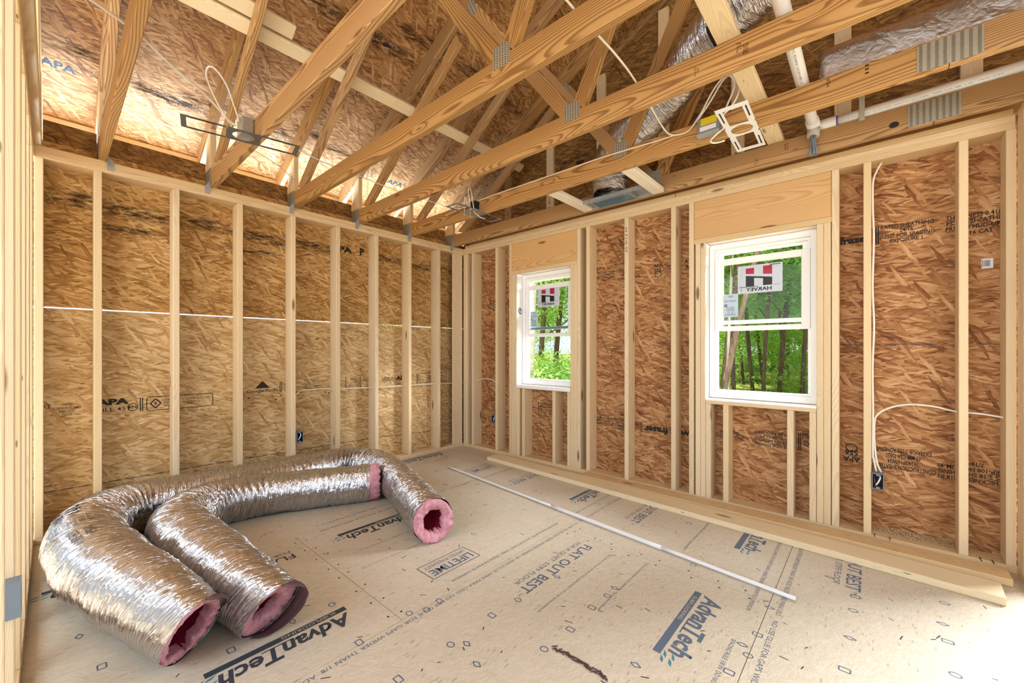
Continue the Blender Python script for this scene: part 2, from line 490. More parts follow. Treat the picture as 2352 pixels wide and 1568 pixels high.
# ------------------------------------------------------------------ floor
floor = empty('floor'); T(floor, kind='structure')
SX = [-0.14, 1.075, 2.285, 3.485, 4.70, 5.9]
SY = {0: [-6.5, -3.6, -1.16, 0.14], 1: [-6.5, -4.83, -2.392, 0.04, 0.14], 2: [-6.5, -3.6, -1.16, 0.14], 3: [-6.5, -4.83, -2.392, 0.14], 4: [-6.5, -3.6, -1.16, 0.14]}
for i in range(5):
    ys = SY[i]
    for j in range(len(ys) - 1):
        panel('floor_panel', (SX[i] + 0.0014, ys[j] + 0.0016, -0.022), (SX[i+1] - 0.0014, ys[j+1] - 0.0016, 0.0), MAT['floor'], (0, -1, 0), (1, 0, 0), floor)
box('floor_joist_deck', (-0.14, -6.5, -0.25), (5.9, 0.14, -0.023), MAT['header'], floor)

FM = lambda x, y: plane_M((x, y, 0.0006), (0, -1, 0), (1, 0, 0))
def floor_print(name, mat, fn):
    bm = bmesh.new(); fn(bm)
    o = mesh_obj(name, bm, mat, floor); o['kind'] = 'stuff'
    return o
def logo(x, y0, y1, mat, wave=True):
    # bar at x, letters above it (towards +x), reading from y1 (start) down to y0
    L = y1 - y0; cy = (y0 + y1) / 2
    def fn(bm):
        rect_bm(bm, FM(x, cy), -L/2, -0.016, L/2, 0.016)
        text_bm(bm, 'AdvanTech', FM(x + 0.075, cy + 0.01), 0.088, L * 0.93, off=0.028, shear=0.22)
        rect_bm(bm, FM(x + 0.031, cy - 0.03), -0.06, -0.003, 0.06, 0.003)
    floor_print('printed_logo', mat, fn)
    def sub(bm):
        text_bm(bm, 'SUBFLOORING', plane_M((x, cy + L*0.20, 0.0012), (0, -1, 0), (1, 0, 0)), 0.017, L * 0.42)
    floor_print('printed_logo_caption', MAT['floor'], sub)
    def wv(bm):
        for k in range(4):
            a, b = (k % 2) * 0.032 - 0.004, (k // 2) * 0.034
            poly_bm(bm, FM(x + 0.035 + a, y0 + 0.01 - b), [(-0.022, -0.010), (-0.006, 0.004), (0.018, 0.010), (0.006, -0.004)])
    floor_print('printed_logo_waves', MAT['ink_teal'], wv)
logo(2.012, -3.055, -2.52, MAT['ink_dark'])
logo(3.205, -1.83, -1.30, MAT['ink_blue'])
logo(1.262, -2.20, -1.66, MAT['ink_dark'])
logo(2.035, -0.67, -0.15, MAT['ink_blue'])
logo(3.235, -0.68, -0.16, MAT['ink_blue'])
logo(0.05, -0.96, -0.40, MAT['ink_blue'])
logo(0.79, -3.46, -2.93, MAT['ink_dark'])
def best(x, y0, y1, mat, size=1.0):
    cy = (y0 + y1) / 2; L = y1 - y0
    def fn(bm):
        text_bm(bm, 'FLAT OUT BEST', FM(x + 0.042, cy), 0.062, L, off=0.012)
        text_bm(bm, 'FOR A QUIET, STIFF FLOOR', FM(x - 0.028, cy + 0.01), 0.034, L * 0.96)
        text_bm(bm, 'TM', FM(x + 0.05, y0 - 0.025), 0.016)
    floor_print('printed_slogan', mat, fn)
best(2.505, -1.875, -1.245, MAT['ink_blue'])
best(1.277, -3.11, -2.485, MAT['ink_dark'])
best(3.735, -0.775, -0.16, MAT['ink_blue'])
best(2.56, -0.74, -0.14, MAT['ink_blue'])
best(1.385, -0.685, -0.08, MAT['ink_blue'])
def life(x, y0, y1, mat):
    cy = (y0 + y1) / 2; L = y1 - y0
    def fn(bm):
        outline_bm(bm, FM(x, cy), [(-L/2, -0.075), (L/2, -0.075), (L/2, 0.075), (-L/2, 0.075)], 0.006)
        text_bm(bm, 'LIFETIME', FM(x + 0.024, cy), 0.062, L * 0.86, off=0.02)
        text_bm(bm, 'LIMITED WARRANTY', FM(x - 0.040, cy), 0.030, L * 0.86)
    floor_print('printed_warranty_box', mat, fn)
life(2.055, -2.10, -1.765, MAT['ink_blue'])
life(0.87, -0.70, -0.38, MAT['ink_blue'])
# edge lines of small lettering along the panel seams
def smallprint(bm):
    s1 = 'NO USE GLUE FOR GAPS WIDER THAN 1/8  ADD GLUE HERE PARA USO TODAS LAS JUNTAS  DEJE ABERTURA'
    for x, ys in ((2.315, (-2.1, -1.0)), (2.315, (-3.2, -2.12)), (2.315, (-0.98, -0.08)), (3.53, (-1.25, -0.30)), (3.53, (-2.4, -1.3)), (1.11, (-2.25, -1.2)), (1.11, (-1.15, -0.2))):
        text_bm(bm, s1[:60], FM(x, sum(ys)/2), 0.021, ys[1]-ys[0])
    for x, ys in ((2.215, (-2.05, -1.1)), (3.42, (-1.30, -0.34)), (3.42, (-2.25, -1.55)), (1.015, (-2.2, -1.3)), (2.215, (-0.9, -0.2))):
        text_bm(bm, 'SPACING RULE 1/8 IN  DO NOT NAIL HERE  VEASE LA PARTE SUPERIOR', FM(x, sum(ys)/2), 0.018, ys[1]-ys[0])
    for x, ys in ((2.70, (-1.95, -1.25)), (2.9, (-1.75, -1.2)), (1.55, (-2.2, -1.6)), (1.75, (-2.3, -1.8)), (3.0, (-0.9, -0.4)), (0.62, (-1.3, -0.6)), (0.3, (-1.3, -0.5))):
        text_bm(bm, 'T&G EDGE 23/32 IN  SPAN 24 OC  EXPOSURE 1  PS 2-18  NOM ESPESOR', FM(x, sum(ys)/2), 0.011, ys[1]-ys[0])
floor_print('printed_small_lettering', MAT['ink_blue'], smallprint)
MK = [(2.3,-2.196),(2.563,-2.348),(2.608,-2.301),(2.561,-2.106),(2.574,-1.94),(2.602,-1.654),(2.878,-1.948),(2.863,-2.115),(3.174,-1.95),(2.871,-1.756),(2.88,-1.627),(2.876,-1.543),(2.556,-2.588),(2.307,-2.277),(2.718,-2.349),(2.272,-2.589),(2.268,-2.345),(3.68,-0.7),(3.788,-0.832),(3.784,-0.977),(3.78,-1.22),(3.772,-1.452),(4.107,-0.618),(4.081,-0.835),(4.083,-0.979),(4.08,-1.212),(3.492,-1.207),(3.487,-1.451),(3.484,-1.611),(3.453,-1.56),(3.45,-1.751),
      (1.94,-2.55),(1.93,-2.72),(1.93,-2.95),(1.35,-2.72),(1.36,-3.35),(1.66,-3.3),(1.9,-1.6),(1.6,-1.2),(1.2,-0.9),(1.7,-0.7),(2.25,-0.6),(2.9,-0.5),(3.1,-1.05),(1.45,-1.5),(1.0,-1.1),(0.6,-0.9)]
def marks(bm):
    for k, (x, y) in enumerate(MK):
        s = 0.017
        if k % 3 == 0: pts = [(-s*0.7, -s), (s*0.7, -s), (s*0.7, s), (-s*0.7, s)]
        elif k % 3 == 1: pts = [(s*0.8*math.cos(a*PI/5), s*math.sin(a*PI/5)) for a in range(10)]
        else: pts = [(0, -s*1.2), (s*0.7, 0), (0, s*1.2), (-s*0.7, 0)]
        outline_bm(bm, FM(x, y), pts, 0.0045)
floor_print('printed_nail_marks', MAT['ink_blue'], marks)
def nails(bm):
    rg = random.Random(3)
    for sy, x0, x1 in ((-1.16, 2.3, 3.47), (-2.392, 1.08, 2.28)):
        for i in range(8):
            for dy in (-0.03, 0.03):
                poly_bm(bm, FM(x0 + (x1-x0)*(i+0.5)/8 + rg.uniform(-.03, .03), sy + dy), [(0.006*math.cos(a*PI/3), 0.006*math.sin(a*PI/3)) for a in range(6)])
    for i in range(190):
        x, y = rg.uniform(0.1, 4.35), rg.uniform(-3.4, -0.05)
        a = rg.uniform(0, PI); l = rg.uniform(0.006, 0.02); w = 0.002
        c, s = math.cos(a), math.sin(a)
        poly_bm(bm, FM(x, y), [(-l*c+w*s, -l*s-w*c), (l*c+w*s, l*s-w*c), (l*c-w*s, l*s+w*c), (-l*c-w*s, -l*s+w*c)])
floor_print('nail_heads', MAT['ink'], nails)
def gouge(bm):
    rg = random.Random(5)
    for i in range(60):
        t = i / 59; x = 2.885 + 0.235*t + rg.uniform(-.006, .006); y = -2.08 + rg.uniform(-.009, .009)
        l = rg.uniform(0.008, 0.03); a = rg.uniform(-0.9, 0.9) + PI/2
        bm_box(bm, (-l/2, -0.0012, 0), (l/2, 0.0012, 0.003), Matrix.Translation((x, y, 0.0005)) @ Matrix.Rotation(a + PI/2, 4, 'Z') @ Matrix.Rotation(rg.uniform(-.12, .12), 4, 'Y'))
floor_print('splintered_gouge', MAT['flap'], gouge)

# ------------------------------------------------------------------ left wall
wall_left = empty('wall_left'); T(wall_left, kind='structure')
panel('sheathing_lower', (-D6 - 0.011, -3.6, -0.2), (-D6, 0.151, 1.472), MAT['osb_pale'], (0, 1, 0), (0, 0, 1), wall_left)
panel('sheathing_upper', (-D6 - 0.011, -3.6, 1.481), (-D6, 0.151, 2.55), MAT['osb_left'], (0, 1.03, 0), (0, 0, 0.97), wall_left)
LM = lambda y, z: plane_M((-D6 + 0.0008, y, z), (0, 1, 0), (0, 0, 1))
def wall_print(name, parent, mat, fn, stuff=True):
    bm = bmesh.new(); fn(bm)
    o = mesh_obj(name, bm, mat, parent)
    if stuff: o['kind'] = 'stuff'
    return o
def left_txt(bm):
    text_bm(bm, '11.9 TRI\nSCREW/H GLAMES\nCAN O325\nPS2-10', LM(-3.36, 0.808), 0.078, 0.125, off=0.01)
    text_bm(bm, 'AT', LM(-3.452, 0.838), 0.024)
    text_bm(bm, 'APA', LM(-3.145, 0.838), 0.044, 0.17, off=0.06)
    text_bm(bm, 'MILL 451', LM(-3.145, 0.785), 0.026, 0.17, off=0.01)
    text_bm(bm, 'APA', LM(-3.040, 0.790), 0.022, 0.05, off=0.03)
    outline_bm(bm, LM(-3.040, 0.790), [(0.026*math.cos(a*PI/8), 0.026*math.sin(a*PI/8)) for a in range(16)], 0.005)
    for k in (0, 1): rect_bm(bm, LM(-3.0 + 0.012*k, 0.805), -0.003, -0.05, 0.003, 0.05)
    def rbox(y0, y1, z0, z1):
        r = 0.015; pts = []
        for cx, cz, a0 in ((y1-r, z1-r, 0), (y0+r, z1-r, 1), (y0+r, z0+r, 2), (y1-r, z0+r, 3)):
            for k in range(4): pts.append((cx + r*math.cos((a0 + k/3)*PI/2), cz + r*math.sin((a0 + k/3)*PI/2)))
        outline_bm(bm, LM(0, 0), pts, 0.005)
    rbox(-2.965, -2.565, 0.755, 0.855)
    outline_bm(bm, LM(-2.915, 0.805), [(0, -0.034), (0.03, 0), (0, 0.034), (-0.03, 0)], 0.008)
    text_bm(bm, 'B', LM(-2.915, 0.805), 0.022, off=0.03)
    text_bm(bm, 'SUSTAINABLE\nFORESTRY\nINITIATIVE', LM(-2.835, 0.805), 0.06, 0.085, off=0.01)
    text_bm(bm, 'CERTIFIED CHAIN OF CUSTODY\nwww.sfiprogram.org\nSFI-00000', LM(-2.66, 0.805), 0.05, 0.15, align='LEFT')
    # triangle mark and maker's name
    poly_bm(bm, LM(-2.207, 0.898), [(-0.058, -0.03), (0.058, -0.03), (0, 0.034)])
    text_bm(bm, 'Georgia-Pacific', LM(-2.205, 0.842), 0.034, 0.25, off=0.02)
    for k in (0, 1): rect_bm(bm, LM(-2.066 + 0.012*k, 0.87), -0.003, -0.045, 0.003, 0.045)
    text_bm(bm, 'Mfr\nGP\nLLC', LM(-2.03, 0.87), 0.06, 0.04)
    text_bm(bm, 'Este lado hacia\nCe cote\nEngineered Panels\nUse No. 2 nails\nThis side up', LM(-1.793, 0.878), 0.10, 0.15)
    rect_bm(bm, LM(-1.70, 0.905), 0, -0.0015, 0.06, 0.0015); rect_bm(bm, LM(-1.95, 0.905), 0, -0.0015, 0.05, 0.0015)
    for y, z in ((-2.31,.79),(-2.06,.79),(-2.10,.76),(-1.92,.78),(-1.66,.79),(-1.89,.81),(-1.63,.78)):
        poly_bm(bm, LM(y, z), [(0.008*math.cos(a*PI/4), 0.006*math.sin(a*PI/4)) for a in range(8)])
    for yy in (-1.455, -1.30, -1.195): rect_bm(bm, LM(yy, 0.872), -0.003, -0.055, 0.003, 0.055)
    text_bm(bm, 'SPACE\n1/8 IN\nAT ENDS', LM(-1.375, 0.872), 0.085, 0.1)
    text_bm(bm, '7/16 CAT', LM(-1.24, 0.885), 0.024, 0.07)
    text_bm(bm, 'HUD-UM-40\nEXPOSURE 1\nPS 2-18', LM(-0.985, 0.868), 0.07, 0.15)
    text_bm(bm, 'APA', LM(-0.80, 0.888), 0.05, 0.15, off=0.06)
    for k in (0, 1): rect_bm(bm, LM(-0.60 + 0.013*k, 0.87), -0.003, -0.06, 0.003, 0.06)
    rbox(-0.57, -0.165, 0.815, 0.925)
    text_bm(bm, 'SUSTAINABLE\nFORESTRY\nINITIATIVE', LM(-0.42, 0.87), 0.06, 0.11, off=0.01)
    text_bm(bm, 'CERTIFIED\nSFI-00000', LM(-0.25, 0.87), 0.05, 0.11)
    text_bm(bm, 'APA', LM(-1.50, 2.215), 0.06, 0.22, off=0.05)
    text_bm(bm, 'P', LM(-1.28, 2.225), 0.075, off=0.05)
wall_print('printed_lettering', wall_left, MAT['ink'], left_txt)
def left_chalk(bm):
    for (y0, z0), (y1, z1) in (((-3.46, 0.283), (-2.44, 0.281)), ((-2.44, 0.281), (-1.1, 0.264)), ((-1.1, 0.264), (-0.15, 0.21))):
        a = math.atan2(z1 - z0, y1 - y0); L = math.hypot(y1 - y0, z1 - z0)
        n = 40
        for i in range(n):
            t0, t1 = i/n, (i+1)/n
            w = 0.0025 + 0.0012*math.sin(i*2.1)
            poly_bm(bm, LM(0, 0), [(y0+(y1-y0)*t0, z0+(z1-z0)*t0-w), (y0+(y1-y0)*t1, z0+(z1-z0)*t1-w), (y0+(y1-y0)*t1, z0+(z1-z0)*t1+w), (y0+(y1-y0)*t0, z0+(z1-z0)*t0+w)])
wall_print('chalk_line', wall_left, MAT['ink_dark'], left_chalk)
def left_smear(bm):
    for y, z, w, h in ((-3.33, 2.20, .34, .16), (-3.0, 2.19, .5, .14), (-2.6, 2.20, .5, .13), (-3.05, 2.06, .45, .06), (-2.2, 2.18, .5, .13), (-1.75, 2.19, .45, .11), (-2.3, 2.05, .5, .05), (-0.95, 2.20, .4, .09), (-0.5, 2.18, .4, .09), (-0.2, 2.2, .25, .07)):
        smear_bm(bm, LM(y, z), w, h)
wall_print('smeared_ink', wall_left, MAT['smear'], left_smear)

G = 'left wall studs'
lab = ['pale stud on the left wall nearest the far corner', 'pale stud on the left wall, second from the far corner', 'left wall stud third from the far corner, waney on one edge', 'pale left wall stud, fourth from the far corner', 'pale left wall stud with the small junction box beside its foot at right', 'left wall stud right of the black triangle mark', 'left wall stud between the rounded print box and the triangle mark', 'left wall stud crossing the rounded print box', 'left wall stud right behind the big foil duct bend']
ys9 = [-3.242 + 0.4064*i for i in range(9)]
ys9 = ys9[:8]
for i, y in enumerate(ys9):
    o = ax_lumber('wall_stud', (-D6, y, ZS0), (0, y + TH, ZS1), 'z', MAT['stud'])
    k = len(ys9) - 1 - i
    T(o, ['left wall stud nearest the far corner, running floor to ceiling', 'left wall stud second from the far corner, with a wavy edge', 'left wall stud third from the far corner', 'left wall stud fourth from the far corner, right of the junction box', 'left wall stud fifth from the far corner, left of the junction box', 'left wall stud between the rounded print box and the triangle mark', 'left wall stud crossing the rounded print box', 'left wall stud splitting the block letters above the foil duct'][k], 'stud', G)
T(ax_lumber('wall_stud', (-D6, NEAR_Y + 0.001, ZS0), (0, NEAR_Y + TH + 0.001, ZS1), 'z', MAT['stud']), 'leftmost left wall stud, in the corner beside the near partition', 'stud', G)
T(ax_lumber('corner_stud', (-TH, -0.155, ZS0), (0, -0.016, ZS1), 'z', MAT['stud']), 'wide flat stud closing the left wall at the far corner', 'stud')
T(ax_lumber('bottom_plate', (-D6, -3.6, 0), (0, -0.001, TH), 'y', MAT['plate']), 'bottom plate lying along the foot of the left wall', 'plate')
T(ax_lumber('top_plate', (-D6, -3.6, ZS1), (0, 0.14, ZP1), 'y', MAT['plate']), 'lower of the two top plates along the left wall', 'plate')
T(ax_lumber('top_plate', (-D6, -3.6, ZP1), (0, 0.14, ZP2), 'y', MAT['plate']), 'upper of the two top plates along the left wall, under the trusses', 'plate')

# ------------------------------------------------------------------ window wall
wall_right = empty('wall_right'); T(wall_right, kind='structure')
W1 = (0.887, 1.595); W2 = (2.861, 3.567); WZ = (0.816, 2.05)
yb0, yb1 = D6, D6 + 0.011
def sheath(x0, x1, z0, z1, k=1.0):
    panel('sheathing_panel', (x0, yb0, z0), (x1, yb1, z1), MAT['osb_right'], (k, 0, 0), (0, 0, 1), wall_right)
ZJ = 1.226
sheath(-0.151, W1[0], -0.2, ZJ); sheath(-0.151, W1[0], ZJ + 0.0003, ZP2)
sheath(W1[1], W2[0], -0.2, ZJ); sheath(W1[1], W2[0], ZJ + 0.0003, ZP2)
sheath(W2[1], 4.6, -0.2, ZJ); sheath(W2[1], 4.6, ZJ + 0.0003, ZP2)
for w in (W1, W2):
    sheath(w[0], w[1], -0.2, WZ[0]); sheath(w[0], w[1], WZ[1], ZP2)
RM = lambda x, z: plane_M((x, yb0 - 0.0008, z), (1, 0, 0), (0, 0, 1))
RMi = lambda x, z: plane_M((x, yb0 - 0.0008, z), (-1, 0, 0), (0, 0, -1))
RATED = 'RATED SHEATHING\n24/16\nSIZED FOR SPACING\nEXPOSURE 1'
THICK = 'THICKNESS 0.418 IN\nPS 2-18 SHEATHING\nPRP-108 HUD-UM-40\n7/16 CAT'
CONS = 'CONSTRUCTION SHEATHING\n1R24/2F16/W24\n11 MM CSA O325\nEXTERIOR TYPE ADHESIVE'
SIDE = 'THIS SIDE DOWN\nCOTE EN DESSOUS\nWOOD CLIPS\nMAY BE REQUIRED'
SPACE = 'SPACE ACCORDING\nES LES COTES\n12-09-16'
def right_txt(bm):
    text_bm(bm, RATED, RM(4.01, 1.945), 0.115, 0.25, off=0.022)
    text_bm(bm, THICK, RM(4.31, 1.94), 0.125, 0.26, off=0.022)
    text_bm(bm, 'fraser', RM(3.765, 1.94), 0.05, 0.17, off=0.05)
    for k in (0, 1): rect_bm(bm, RM(3.868 + 0.011*k, 1.945), -0.003, -0.06, 0.003, 0.06)
    text_bm(bm, CONS, RMi(3.995, 0.507), 0.135, 0.29, off=0.022)
    text_bm(bm, THICK, RMi(4.275, 0.487), 0.12, 0.26, off=0.022)
    text_bm(bm, 'APA\n556', RMi(3.745, 0.49), 0.08, 0.09, off=0.03)
    outline_bm(bm, RMi(3.745, 0.545), [(0.03*math.cos(a*PI/7), 0.025*math.sin(a*PI/7)) for a in range(14)], 0.006)
    text_bm(bm, SIDE, RMi(3.30, 0.535), 0.115, 0.26, off=0.02)
    text_bm(bm, SPACE, RMi(3.0, 0.545), 0.10, 0.2, off=0.02)
    for k in (0, 1): rect_bm(bm, RM(3.453 + 0.011*k, 0.54), -0.003, -0.06, 0.003, 0.06)
    text_bm(bm, 'AXIS\nSCALE', RMi(3.51, 0.56), 0.09, 0.08, off=0.02)
    text_bm(bm, 'west fraser', RMi(2.505, 0.488), 0.062, 0.42, off=0.05)
    for k in (0, 1): rect_bm(bm, RM(2.265 + 0.011*k, 0.5), -0.003, -0.05, 0.003, 0.05)
    text_bm(bm, 'STRENGTH AXIS', RMi(2.22, 0.51), 0.05, 0.08, off=0.01)
    text_bm(bm, CONS, RMi(2.09, 0.50), 0.11, 0.2, off=0.02)
    text_bm(bm, THICK, RMi(1.905, 0.525), 0.11, 0.18, off=0.02)
    text_bm(bm, THICK, RM(1.915, 1.92), 0.10, 0.18, off=0.02)
    text_bm(bm, CONS, RM(2.15, 1.915), 0.10, 0.25, off=0.02)
    text_bm(bm, 'APA\n556', RM(2.425, 1.93), 0.075, 0.08, off=0.03)
    outline_bm(bm, RM(2.425, 1.873), [(0.03*math.cos(a*PI/7), 0.025*math.sin(a*PI/7)) for a in range(14)], 0.006)
    text_bm(bm, 'STRENGTH\n<->', RM(2.54, 1.91), 0.07, 0.09, off=0.02)
    text_bm(bm, 'AXIS\nAPA', RM(2.70, 1.93), 0.08, 0.09, off=0.02)
    text_bm(bm, 'STRENGTH AXIS', RMi(1.20, 0.615), 0.022, 0.19, off=0.015); text_bm(bm, 'DIRECTION', RMi(1.20, 0.545), 0.022, 0.17, off=0.015)
    rect_bm(bm, RM(1.20, 0.58), -0.08, -0.003, 0.08, 0.003)
    for s in (-1, 1): poly_bm(bm, RM(1.20 + s*0.08, 0.58), [(0, -0.012), (s*0.025, 0), (0, 0.012)][::s])
    rect_bm(bm, RM(1.085, 0.57), -0.004, -0.06, 0.004, 0.06); rect_bm(bm, RM(1.33, 0.57), -0.004, -0.06, 0.004, 0.06)
    text_bm(bm, 'THICK\nPS 2\nCAT', RMi(1.49, 0.56), 0.10, 0.08, off=0.02)
    text_bm(bm, 'THICKNESS\nSHEATHING\nHUD-UM-40\n7/16', RM(0.47, 1.735), 0.12, 0.15, off=0.02)
    text_bm(bm, 'RATED\n24/16', RM(0.33, 1.74), 0.06, 0.08, off=0.02); rect_bm(bm, RM(0.385, 1.735), -0.004, -0.065, 0.004, 0.065)
    text_bm(bm, 'AP\n55', RM(0.65, 1.75), 0.10, 0.07, off=0.03)
wall_print('printed_lettering', wall_right, MAT['ink'], right_txt)
def right_chalk(bm):
    rg = random.Random(2)
    for x0, x1 in ((0.2, 0.76), (1.72, 2.73), (3.69, 4.41)):
        n = int((x1-x0)/0.02)
        for i in range(n):
            if rg.random() < 0.2: continue
            x = x0 + i*0.02; z = 1.238 + rg.uniform(-.003, .003)
            poly_bm(bm, RM(0, 0), [(x, z-.0022), (x+.02, z-.0022+rg.uniform(-.002, .002)), (x+.02, z+.0018), (x, z+.0018)])
wall_print('chalk_line', wall_right, MAT['ink_dark'], right_chalk)

WG = 'window wall framing'
def ws(x, label, z0=ZS0, z1=ZS1, name='wall_stud', y0=0.0, mat='stud', w=TH):
    o = ax_lumber(name, (x, y0, z0), (x + w, D6 - 0.0005, z1), 'z', MAT[mat])
    return T(o, label, 'stud', WG)
zsill = WZ[0] - TH
ws(0.001, 'corner stud of the window wall, touching the left wall')
ws(0.040, 'second corner stud of the window wall, doubled against the corner one')
ws(0.152, 'window wall stud just right of the dark corner gap')
ws(0.556, 'window wall stud left of the narrow far window, with the junction box')
ws(0.772, 'outer full height stud at the left of the far window')
ws(0.811, 'outer jack stud left of the far window, under its header', z1=2.05, name='jack_stud')
ws(0.8495, 'inner jack stud at the left edge of the far window opening', z1=2.05, name='jack_stud', w=0.037)
ws(1.5955, 'inner jack stud at the right edge of the far window opening', z1=2.05, name='jack_stud', w=0.037)
ws(1.633, 'outer jack stud right of the far window', z1=2.05, name='jack_stud')
ws(1.6715, 'full height stud at the right of the far window')
ws(1.775, 'window wall stud just right of the far window, with a narrow dark gap')
ws(2.173, 'window wall stud between the windows, with handwriting near its top')
ws(2.590, 'last window wall stud before the pack left of the near window')
ws(2.735, 'outer full height stud at the left of the near window')
ws(2.785, 'outer jack stud left of the near window', z1=2.05, name='jack_stud', w=0.037)
ws(2.8235, 'inner jack stud at the left edge of the near window opening', z1=2.05, name='jack_stud', w=0.037)
ws(3.5675, 'inner jack stud at the right edge of the near window opening, split near its foot', z1=2.05, name='jack_stud', w=0.037)
ws(3.6055, 'outer jack stud right of the near window', z1=2.05, name='jack_stud', w=0.038)
ws(3.6475, 'full height stud at the right of the near window')
ws(3.807, 'window wall stud carrying the white cable and the outlet box')
ws(4.218, 'window wall stud left of the barcode sticker')
ws(4.392, 'last window wall stud at the far right edge', w=0.036)
ws(0.888, 'cripple stud under the far window sill, against its left jack', z1=zsill, name='cripple_stud')
ws(0.962, 'second cripple stud from the left under the far window', z1=zsill, name='cripple_stud')
ws(1.372, 'third cripple stud from the left under the far window', z1=zsill, name='cripple_stud')
ws(1.556, 'rightmost cripple stud under the far window', z1=zsill, name='cripple_stud')
ws(2.862, 'cripple stud under the near window sill, against its left jack', z1=zsill, name='cripple_stud')
ws(2.988, 'second cripple stud from the left under the near window', z1=zsill, name='cripple_stud')
ws(3.400, 'third cripple stud from the left under the near window', z1=zsill, name='cripple_stud')
ws(3.527, 'rightmost cripple stud under the near window', z1=zsill, name='cripple_stud')
for (a, b), s, hx in ((W1, 'far', (0.8105, 1.671)), (W2, 'near', (2.774, 3.647))):
    T(ax_lumber('window_sill_plate', (a + 0.001, 0, zsill), (b - 0.001, D6, WZ[0]), 'x', MAT['plate']), 'rough sill board under the %s window' % s, 'sill')
    T(ax_lumber('header_plate', (hx[0], 0, 2.05), (hx[1], D6, 2.088), 'x', MAT['plate']), 'flat board under the header of the %s window' % s, 'plate')
    hd = ax_lumber('window_header', (hx[0] + 0.001, 0.003, 2.0885), (hx[1] - 0.001, D6, ZS1 - 0.001), 'x', MAT['header'])
    T(hd, 'deep wooden header beam above the %s window' % s, 'header')
T(ax_lumber('bottom_plate', (0.0, 0, 0), (4.43, D6, TH), 'x', MAT['plate']), 'bottom plate along the foot of the window wall', 'plate')
T(ax_lumber('top_plate', (0.001, 0, ZS1), (4.425, D6, ZP1), 'x', MAT['plate']), 'lower top plate along the window wall', 'plate')
T(ax_lumber('top_plate', (0.001, 0, ZP1), (4.425, D6, ZP2), 'x', MAT['plate']), 'upper top plate along the window wall', 'plate')
T(ax_lumber('backing_board', (0.02, 0.012, ZP2), (2.62, 0.098, ZP2 + TH), 'x', MAT['plate']), 'left length of the backing board lying on the window wall plates', 'board')
T(ax_lumber('backing_board', (2.624, 0.012, ZP2), (4.42, 0.098, ZP2 + TH), 'x', MAT['plate']), 'right length of the backing board lying on the window wall plates', 'board')
# handwriting on one stud
bm = bmesh.new(); text_bm(bm, '35 9/12 H', plane_M((2.192, -0.0008, 2.19), (0, 0, 1), (-1, 0, 0)), 0.02, 0.22)
o = mesh_obj('handwriting', bm, MAT['ink'], None); o['kind'] = 'stuff'; st_ = [q for q in bpy.data.objects if q.get('label', '').startswith('window wall stud between the windows')][0]
o.parent = st_; o.matrix_parent_inverse = Matrix.Identity(4); o.matrix_basis = st_.matrix_basis.inverted()

# ------------------------------------------------------------------ near partition on the left edge of the picture and the one on the right
PG = 'near partition studs'
for k, x in enumerate((0.16, 0.62, 1.075, 1.485, 1.875, 2.285)):
    o = ax_lumber('partition_stud', (x, NEAR_Y - 0.089, ZS0), (x + TH, NEAR_Y, ZS1), 'z', MAT['stud'])
    T(o, 'stud of the partition at the left edge, %s from the left wall' % ORD[k], 'stud', PG)
T(ax_lumber('bottom_plate', (0.0, NEAR_Y - 0.089, 0), (2.40, NEAR_Y, TH), 'x', MAT['plate']), 'bottom plate of the partition at the left edge', 'plate')
T(ax_lumber('top_plate', (0.001, NEAR_Y - 0.089, ZS1), (2.40, NEAR_Y, ZP1), 'x', MAT['plate']), 'lower top plate of the partition at the left edge', 'plate')
T(ax_lumber('top_plate', (0.001, NEAR_Y - 0.089, ZP1), (2.40, NEAR_Y, ZP2), 'x', MAT['plate']), 'upper top plate of the partition at the left edge', 'plate')
for k in range(3):
    y1 = -0.002 - 0.039*k
    T(ax_lumber('partition_stud', (4.432, y1 - TH, ZS0), (4.521, y1, 2.44), 'z', MAT['stud']), ['stud of the post at the right edge, against the window wall', 'middle stud of the post at the right edge', 'foremost stud of the post at the right edge'][k], 'stud', 'right edge post studs')
T(ax_lumber('bottom_plate', (4.432, -1.2, 0), (4.521, -0.001, TH), 'y', MAT['plate']), 'bottom plate of the partition at the right edge', 'plate')
T(ax_lumber('top_plate', (4.432, -1.2, 2.441), (4.521, -0.001, ZP2 + 0.01), 'y', MAT['plate']), 'top plate of the partition at the right edge', 'plate')
# ------------------------------------------------------------------ roof sheathing and gable
ceiling = empty('ceiling'); T(ceiling, kind='structure')
SLOPE = math.atan(PITCH); cs, sn = math.cos(SLOPE), math.sin(SLOPE)
def roof_panel(x0, x1, y0, y1, k=1.0):
    bm = bmesh.new(); t = 0.012
    co = []
    for x in (x0, x1):
        z = ZR0 + PITCH * (x if x <= RIDGE_X else 2*RIDGE_X - x)
        co.append((x, z))
    vs = []
    for dz in (0.0, t):
        for (x, z) in co:
            for y in (y0, y1): vs.append(bm.verts.new((x, y, z + dz)))
    for f in ((0,1,3,2), (4,6,7,5), (0,4,5,1), (2,3,7,6), (0,2,6,4), (1,5,7,3)): bm.faces.new([vs[i] for i in f])
    uv_proj(bm, (0, k, 0), (1.0/cs, 0, 0))
    mesh_obj('roof_panel', bm, MAT['osb_roof'], ceiling)
XR = [-0.51, 0.555, 1.632, 2.709, 3.786, RIDGE_X]
YR = [[-6.5, -4.9, -2.60, -0.15, 0.16], [-6.5, -3.80, -1.38, 0.16]]
for i in range(5):
    ys = YR[i % 2]
    for a, b in zip(ys, ys[1:]): roof_panel(XR[i] + 0.001, XR[i+1] - 0.001, a + 0.001, b - 0.001, 1 + 0.02*i)
